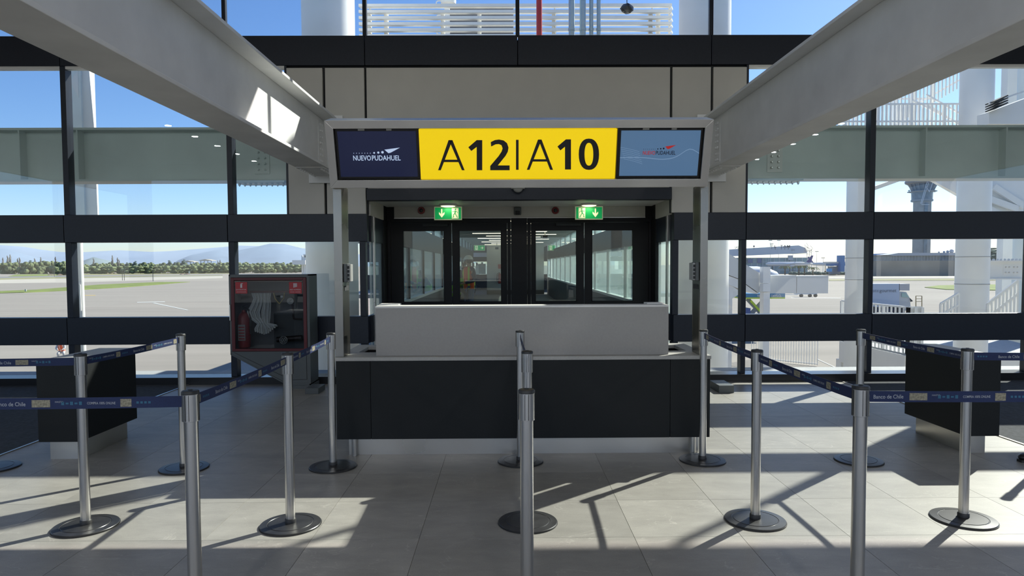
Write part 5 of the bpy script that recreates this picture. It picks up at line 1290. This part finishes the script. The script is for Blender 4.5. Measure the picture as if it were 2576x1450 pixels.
for i in range(10):
    a_ = math.pi+math.pi*(i+.5)/10; obj('cab_mullion', MB().bar((cx2+25.2*k*math.cos(a_),Yc+25.2*k*math.sin(a_),zt__(481)),(cx2+34.2*k*math.cos(a_),Yc+34.2*k*math.sin(a_),zt__(462)),.4,.4), TWC, twr)
mb = MB(); yq = Yc-37*k
for a, b in (((2316,513),(2334,452)),((2319,513),(2337,456)),((2330,470),(2338,483)),((2334,460),(2346,452)),((2338,482),(2347,456)),((2318,515),(2338,515)),((2331,458),(2346,458))):
    mb.bar(at(*a, yq), at(*b, yq), .35, .35)
obj('lattice_crane', mb, TWW, twr)
# hangar with roof letters
Yh = 400
hg_ = thing('airline_hangar', (at(1945,660,Yh).x, Yh, ZG), 'large pale hangar with glazed front and roof letters LATAM', 'building')
xa, xb = at(1840,0,Yh).x, at(2041,0,Yh).x; z2 = at(1940, 640, Yh).z; z1 = at(1940, 622, Yh).z
obj('front_wall', MB().box(at(1826,0,Yh).x, xb, Yh, Yh+40, ZG, z2-2), mat('hangar_teal_glass', (.22,.36,.42), .35, noise=.25, nscale=.25), hg_)
mb = MB(); zr1 = at(1840,628,Yh).z; zr2 = at(2030,618,Yh).z; zlo = at(1840,639,Yh).z; zlo2 = at(2030,633,Yh).z
mb.prism([(xa,Yh-4,zlo-1.5),(xb-2,Yh-4,zlo2-1),(xb-3,Yh-4,zr2-1.5),(xb-7,Yh-4,zr2),(xa,Yh-4,zr1)], (0,50,0)); obj('roof', mb, mat('hangar_roof', (.44,.50,.60), .6), hg_)
HM2 = mat('hangar_frame', (.50,.56,.62), .6)
for kx in range(15): x = xa+(xb-xa)*kx/14; obj('mullion', MB().box(x-.2, x+.2, Yh-.4, Yh, ZG, z2-2), HM2, hg_)
for kz in range(5): z = ZG+2+kz*2.4; obj('rail', MB().box(xa, xb, Yh-.3, Yh, z-.12, z+.12), HM2, hg_)
for pxa, pxb, yt, yb, col in ((1880,1892,652,662,'hangar_blue'),(1904,1914,650,662,'hangar_blue'),(1981,1993,643,655,'hangar_roof')):
    a = at(pxa, yt, Yh); b = at(pxb, yb, Yh); obj('bay', MB().box(a.x, b.x, Yh-1, Yh-.4, b.z, a.z), mat(col, (.10,.16,.34), .5), hg_)
LET = mat('roof_letter', (.03,.035,.10), .5)
for s, px, py, hpx, wpx in (('L',1950.5,616.5,6,5),('T',1966,616,6,7),('A',1974.5,616,6,8),('M',1983.5,616,6,8),('LATAM',1857,619,5,16)):
    a = at(px, py+hpx/2+2.2, Yh-4.5); mb = MB(); put_text(mb, s, (a.x, Yh-4.5, a.z+.3), (1,0,0), (0,0,1), hpx*Yh/FPX, off=.02, width=wpx*Yh/FPX)
    mb.v = mb.v; obj('letter', mb, LET, hg_)
    obj('letter_stand', MB().bar((a.x,Yh-4.4,a.z-1.6),(a.x,Yh-4.4,a.z+.2),.15,.15), LET, hg_)
q = at(1941, 617, Yh-4.5)
mb = MB()
for i in range(4): mb.bar((q.x-1.1+.1*i,Yh-4.5,q.z+1.0-i*.5),(q.x+1.1-.25*i,Yh-4.5,q.z+.7-i*.5),.2,.25)
mb.bar((q.x+.2,Yh-4.5,q.z-2.2),(q.x+.2,Yh-4.5,q.z-.6),.15,.15); obj('emblem', mb, LET, hg_)
q = at(1896.5, 620, Yh-4.5); obj('emblem', MB().lathe((q.x,Yh-4.5,q.z), [(.5,0),(.5,.15)], 16, axis='Y').bar((q.x,Yh-4.5,q.z-2),(q.x,Yh-4.5,q.z),.12,.12), LET, hg_)
mb = MB(); rg = random.Random(8)
for i in range(18):
    a = at(rg.uniform(2026,2046), rg.uniform(618,634), Yh-6); b = a+Vector((rg.uniform(-2.5,2.5),0,rg.uniform(-2,2))); mb.bar(a, b, .15, .15)
obj('scaffold', mb, mat('scaffold_tan', (.45,.33,.28), .7), hg_)
mb = MB()
for px in (2030,2036,2041):
    for py in (640,652,664,676,688): a = at(px, py, Yh-3); mb.bar(a, at(px, py-12, Yh-3), .2, .2); mb.bar(at(2030,py,Yh-3), at(2041,py,Yh-3), .15, .15)
obj('corner_frame', mb, HM2, hg_)
# aircraft
def plane(px, py, Y, L_, dirx, label, tailc):
    c = at(px, py, Y); t = thing('airliner', (c.x, Y, ZG), label, 'airplane', 'airliners by the hangar'); s = dirx; r = L_*.042; z = c.z
    pr = [(.01,-L_*.5),(r*.5,-L_*.48),(r*.9,-L_*.44),(r,-L_*.38),(r,L_*.25),(r*.7,L_*.38),(r*.2,L_*.5)]
    obj('fuselage', MB().lathe((c.x,Y,z), [(a, b*s) for a, b in pr], 18, axis='X'), mat('aircraft_white', (.62,.64,.68), .35), t)
    xt = c.x+s*L_*.46
    obj('tail_fin', MB().prism([(xt-s*L_*.10,Y,z+r*.6),(xt+s*.0,Y,z+r*.6),(xt+s*L_*.05,Y,z+r*4.2),(xt+s*L_*.01,Y,z+r*4.2)], (0,.4,0)), mat(tailc, (.05,.05,.22), .4), t)
    obj('wing', MB().prism([(c.x-s*L_*.1,Y-r,z-r*.3),(c.x+s*L_*.02,Y-r,z-r*.3),(c.x+s*L_*.22,Y-L_*.4,z+r*.5),(c.x+s*L_*.17,Y-L_*.4,z+r*.5)], (0,0,.3)), MATS['aircraft_white'], t)
    obj('stabiliser', MB().prism([(xt-s*L_*.06,Y-r*.3,z+r*.5),(xt,Y-r*.3,z+r*.5),(xt+s*L_*.03,Y-L_*.14,z+r*.7)], (0,0,.2)), MATS['aircraft_white'], t)
    for dx, dy in ((-.35*s,0),(.05*s,-2),(.05*s,2)): obj('landing_gear', MB().cyl((c.x+L_*dx,Y+dy,z-r),(c.x+L_*dx,Y+dy,ZG),.18,n=8).cyl((c.x+L_*dx,Y+dy-.3,ZG+.5),(c.x+L_*dx,Y+dy+.3,ZG+.5),.5,n=12), RUB, t)
    obj('engine', MB().cyl((c.x-s*L_*.04,Y-L_*.15,z-r*.8),(c.x+s*L_*.06,Y-L_*.15,z-r*.8),r*.5,n=14), MATS['aircraft_white'], t)
plane(1985, 664.5, 385, 27, 1, 'parked airliner before the hangar with a blue tail fin', 'tail_blue')
plane(2085, 664.5, 440, 27, -1, 'second airliner right of the hangar, grey-blue tail', 'tail_grey')
mb = MB()
n_ = at(1935, 692, 62)
pl3 = thing('near_airliner', (n_.x, 62, ZG), 'white rounded nose top of an airliner behind the baggage bridge', 'airplane')
obj('fuselage', MB().lathe((at(1962,0,62).x,62,at(1900,698,62).z), [(.01,.4),(.5,0),(.85,-.8),(1.0,-1.8),(1.0,-7)], 24, axis='X'), MATS['aircraft_white'], pl3)
# lamp masts, blue gantry building
for px, pt_, pb_ in ((2054,634,690),(1994,630,690),(1937,606,690),(1958,606,690),(2070,650,690)):
    a = at(px, pb_, 395); zt_2 = at(px, pt_, 395).z
    t = thing('light_mast', (a.x, 395, ZG), 'thin floodlight mast by the hangar', 'mast', 'floodlight masts by the hangar'); obj('pole', MB().cyl((a.x,395,ZG),(a.x,395,zt_2),.14,.08,n=8), HM2, t)
    obj('lamp_head', MB().box(a.x-1.0,a.x+1.0,394.8,395.2,zt_2,zt_2+.35), TWC, t)
bb = thing('blue_building', (at(2112,680,330).x, 330, ZG), 'bright blue gantry and low shed between hangar and white column', 'building')
BL = mat('gantry_blue', (.04,.17,.42), .5)
def bx(px0, px1, y0, y1, Y, dep, m_, nm, par): a = at(px0, y0, Y); b = at(px1, y1, Y); return obj(nm, MB().box(a.x, b.x, Y, Y+dep, max(ZG, b.z), a.z), m_, par)
bx(2115,2125,643,684,330,4,BL,'pylon',bb); bx(2085,2132,659,663,332,6,CONW,'roof',bb); bx(2090,2130,663,669,332,5,BL,'shed',bb); bx(2086,2093,676,684,328,3,mat('door_blue',(.06,.35,.7),.5),'door',bb); bx(2096,2114,671,690,333,5,TWC,'lower_shed',bb)
# dark shrubs and palms
HEDG = TR['conifer']
mb = MB(); rg = random.Random(2)
for i in range(60): px = rg.uniform(1988, 2128); q = gr(px, 691.5+rg.uniform(-.6,.6), ZG); mb.ball((q.x, q.y, ZG+.6), rg.uniform(.8,1.5), 7, 5, (1.2,1,.8))
o = obj('hedge', mb, HEDG); o['kind'] = 'stuff'; tag(o, 'dark green hedge along the apron before the hangar', 'hedge')
def palm(px, pb_, pt_, label, Y=250):
    c = at(px, pt_, Y); t = thing('palm_tree', (c.x, Y, ZG), label, 'tree', 'palms before the hangar'); hh = c.z-ZG
    obj('trunk', MB().cyl((c.x,Y,ZG),(c.x,Y,c.z-.4),.3,.2,n=8), TR['bark'], t)
    for i in range(14):
        a_ = 2*math.pi*i/14; L_ = 2.4; p = Vector((c.x,Y,c.z-.3)); mb = MB(); pts = [p+Vector((math.cos(a_)*L_*f, math.sin(a_)*L_*f, .9*math.sin(f*2.4)-.9*f*f)) for f in (0,.3,.6,1.0)]
        for k_, (u_, v_) in enumerate(zip(pts, pts[1:])): mb.bar(u_, v_, .5-.12*k_, .06)
        obj('frond', mb, TR['round'], t)
palm(2010, 690, 671, 'broad palm below the airliner tail'); palm(2024, 690, 671, 'second palm right of the broad one')
palm(1975, 690, 672, 'dark palm left of the broad one'); palm(2045, 690, 675, 'small palm near the blue building')

# baggage bridge: white sloping tunnel, level boxes, legs
YBr = 34
br = thing('boarding_bridge', (at(1960,720,YBr).x, YBr, ZG), 'white boxy bridge sloping down and running level outside the right glazing', 'bridge')
BRW = mat('bridge_white', (.62,.63,.62), .5, noise=.02, nscale=1)
mb = MB(); mb.prism([at(1810,630,YBr), at(1828,635,YBr), at(1868,660,YBr), at(1857,701,YBr), at(1822,688,YBr), at(1800,680,YBr)], (0,1.6,0)); obj('upper_tunnel', mb, BRW, br)
mb = MB(); mb.prism([at(1869,661,YBr), at(1905,684,YBr), at(1918,690,YBr), at(1910,738,YBr), at(1858,702,YBr)], (0,1.6,0)); obj('lower_tunnel', mb, BRW, br)
mb = MB(); mb.prism([at(1800,682,YBr+.05), at(1857,703,YBr+.05), at(1908,740,YBr+.05), at(1866,730,YBr+.05), at(1822,712,YBr+.05), at(1800,705,YBr+.05)], (0,1.4,0)); obj('underside', mb, EXW, br)
mb = MB(); mb.prism([at(1815,714,YBr+.1), at(1830,712,YBr+.1), at(1866,736,YBr+.1), at(1842,752,YBr+.1), at(1842,768,YBr+.1), at(1815,768,YBr+.1)], (0,1.2,0)); obj('support_housing', mb, EXW, br)
bx(1938,2003,693.5,738.5,YBr,1.6,BRW,'level_box',br); bx(2005,2083,694.5,738.5,YBr,1.6,BRW,'level_box',br); bx(2002.6,2005.4,696,738,YBr+.1,1.4,DARK,'joint',br)
bx(1920,1938,672,713,YBr-.5,.45,EXW,'head_box',br); bx(1920,1938,714,734,YBr-.5,.45,EXW,'head_box',br); 
a = at(1921,735,YBr-.4); b = at(1937,735,YBr-.4); obj('leg', MB().box(a.x,b.x,YBr-.4,YBr+.1,ZG,a.z), EXW, br)
a = at(1824,765,YBr+.3); b = at(1842,765,YBr+.3); obj('leg', MB().box(a.x,b.x,YBr+.3,YBr+1,ZG,a.z+.5), EXW, br)
# catering scissor lift
YS = 50
sl = thing('scissor_lift', (at(1925,760,YS).x, YS, ZG), 'blue platform on a yellow scissor lift under the white bridge', 'lift')
BLU = mat('lift_blue', (.03,.20,.38), .5); LIM = mat('lift_lime', (.50,.65,.05), .5)
bx(1868,1975,739,748.5,YS,2.4,BLU,'platform',sl); bx(1868,1975,748.8,752,YS-.05,2.5,LIM,'edge_stripe',sl)
mb = MB(); a = at(1942, 746.5, YS-.1); put_text(mb, '1300GATEGOURMETS.CL', (a.x, YS-.1, a.z), (1,0,0), (0,0,1), 7*YS/FPX, off=.03, center=False, width=0) if False else put_text(mb, 'DAYS.CL', (at(1940,747.5,YS-.1).x, YS-.1, at(1940,747.5,YS-.1).z), (1,0,0), (0,0,1), 6*YS/FPX, off=.03, center=False, width=26*YS/FPX)
put_text(mb, '9300G', (at(1905,747.5,YS-.1).x, YS-.1, at(1905,747.5,YS-.1).z), (1,0,0), (0,0,1), 6*YS/FPX, off=.03, center=False, width=14*YS/FPX)
obj('lettering', mb, LBW, sl)
for a, b in (((1880,752),(1925,800)),((1925,752),(1880,800))):
    obj('scissor_arm', MB().bar(at(*a,YS+.4), at(*b,YS+.4), .12, .30), mat('lift_grey', (.25,.26,.27), .5), sl)
obj('arm_stripe', MB().bar(at(1888,757,YS+.3), at(1918,790,YS+.3), .06, .16), LIM, sl)
bx(1872,1932,800,812,YS-.4,3,CONW,'chassis',sl); bx(1874,1888,776,798,YS-.3,1.4,mat('cab_blue',(.06,.10,.28),.5),'cab',sl)
for px in (1882,1922): q = gr(px, 850, ZG); obj('wheel', MB().cyl((at(px,0,YS).x,YS-.5,ZG+.45),(at(px,0,YS).x,YS-.1,ZG+.45),.45,n=16), RUB, sl)
# dolly
q = gr(2030, 748, ZG)
dl = thing('baggage_dolly', (q.x, q.y, ZG), 'low grey baggage dolly on the apron under the level white box', 'trolley')
s_ = q.y/FPX
obj('deck', MB().box(q.x-24*s_, q.x+26*s_, q.y, q.y+1.5, ZG+7*s_, ZG+11*s_), HM2, dl)
for dx in (-14,8,22): obj('wheel', MB().cyl((q.x+dx*s_,q.y-.1,ZG+4*s_),(q.x+dx*s_,q.y+.3,ZG+4*s_),4*s_,n=14), RUB, dl)
obj('tow_bar', MB().bar((q.x-24*s_,q.y,ZG+6*s_),(q.x-56*s_,q.y,ZG+7*s_),.08,.08), HM2, dl)
# catering truck
q = gr(2235, 796, ZG); YT = 72; s_ = YT/FPX
tk = thing('catering_truck', (at(2235,0,YT).x, YT, ZG), 'white catering truck lettered gourmet, parked behind the railings', 'truck')
bx(2178,2262,714.5,772,YT,2.4,mat('truck_body', (.50,.56,.66), .4),'cargo_box',tk)
bx(2262,2288,714.5,731.5,YT,2.3,mat('truck_front', (.52,.50,.49), .5),'roof_fairing',tk)
mb = MB(); mb.prism([at(2261,733,YT+.1), at(2280,735,YT+.1), at(2289,750,YT+.1), at(2291,770,YT+.1), at(2291,782,YT+.1), at(2261,782,YT+.1)], (0,2.1,0)); cb = obj('cab', mb, CONW, tk, bevel=.03)
mb = MB(); mb.prism([at(2269,737,YT), at(2279,738,YT), at(2287,749,YT), at(2269,748,YT)], (0,.05,0)); obj('window', mb, mat('cab_window', (.40,.55,.48), .2), cb)
mb = MB(); mb.prism([at(2289,750,YT), at(2297,758,YT), at(2291,760,YT)], (0,.05,0)); obj('mirror', mb, DARK, cb)
bx(2180,2262,776,786,YT+.1,2.2,mat('truck_chassis', (.06,.065,.10), .6),'chassis',tk)
for px in (2196,2210,2278): x = at(px,0,YT).x; obj('wheel', MB().cyl((x,YT-.05,ZG+.5),(x,YT+.35,ZG+.5),.5,n=18), RUB, tk)
mb = MB(); a = at(2212.5, 735.5, YT-.03); put_text(mb, 'gourmet', (a.x, YT-.03, a.z), (1,0,0), (0,0,1), 6.6*s_, center=False, width=43*s_)
obj('lettering', mb, mat('truck_ink', (.12,.13,.15), .5), tk)
mb = MB(); a = at(2190.5, 735.5, YT-.03); put_text(mb, 'gate', (a.x, YT-.03, a.z), (1,0,0), (0,0,1), 6.6*s_, center=False, width=20*s_)
obj('lettering', mb, mat('truck_ink_pale', (.22,.25,.30), .5), tk)
o = thing('ladder_frame', (at(2311,750,60).x, 60, ZG), 'small tan ladder frame standing right of the truck', 'ladder')
mb = MB()
for px in (2304,2319): mb.bar(at(px,790,60), at(px,745,60), .06, .06)
for py in (745,752,759,772): mb.bar(at(2304,py,60), at(2319,py,60), .05, .05)
obj('frame', mb, mat('ladder_tan', (.42,.33,.18), .6), o)
# white machinery left of the fire cabinet and column
ms = thing('airbridge_column', (at(772,665,30).x, 30, ZG), 'white boxy machinery behind glass above the fire cabinet', 'machine')
bx(763,777,640,700,30,.8,EXW,'tower_box',ms); bx(758,762,643,700,30.2,.1,EXW,'post',ms); bx(779,786,645,700,30.1,.4,EXW,'post',ms); bx(735,768,655,666,29.7,.5,EXW,'arm',ms); bx(766,774,643,648,29.9,.1,DARK,'vent',ms)
# white utility block seen at the end of the passage
bk = thing('ground_unit', (at(1212,680,60).x, 60, ZG), 'white machinery seen through glass at the end of the passage', 'machine')
for px0, px1, y0, y1, m_ in ((1196,1204,668,692,EXW),(1204,1222,664,690,mat('grey_tank', (.3,.33,.35), .5)),(1210,1216,660,668,EXW),(1178,1194,662,672,EXW),(1062,1082,655,676,EXW),(1088,1118,652,680,EXW)): bx(px0,px1,y0,y1,60,2,m_,'housing',bk)
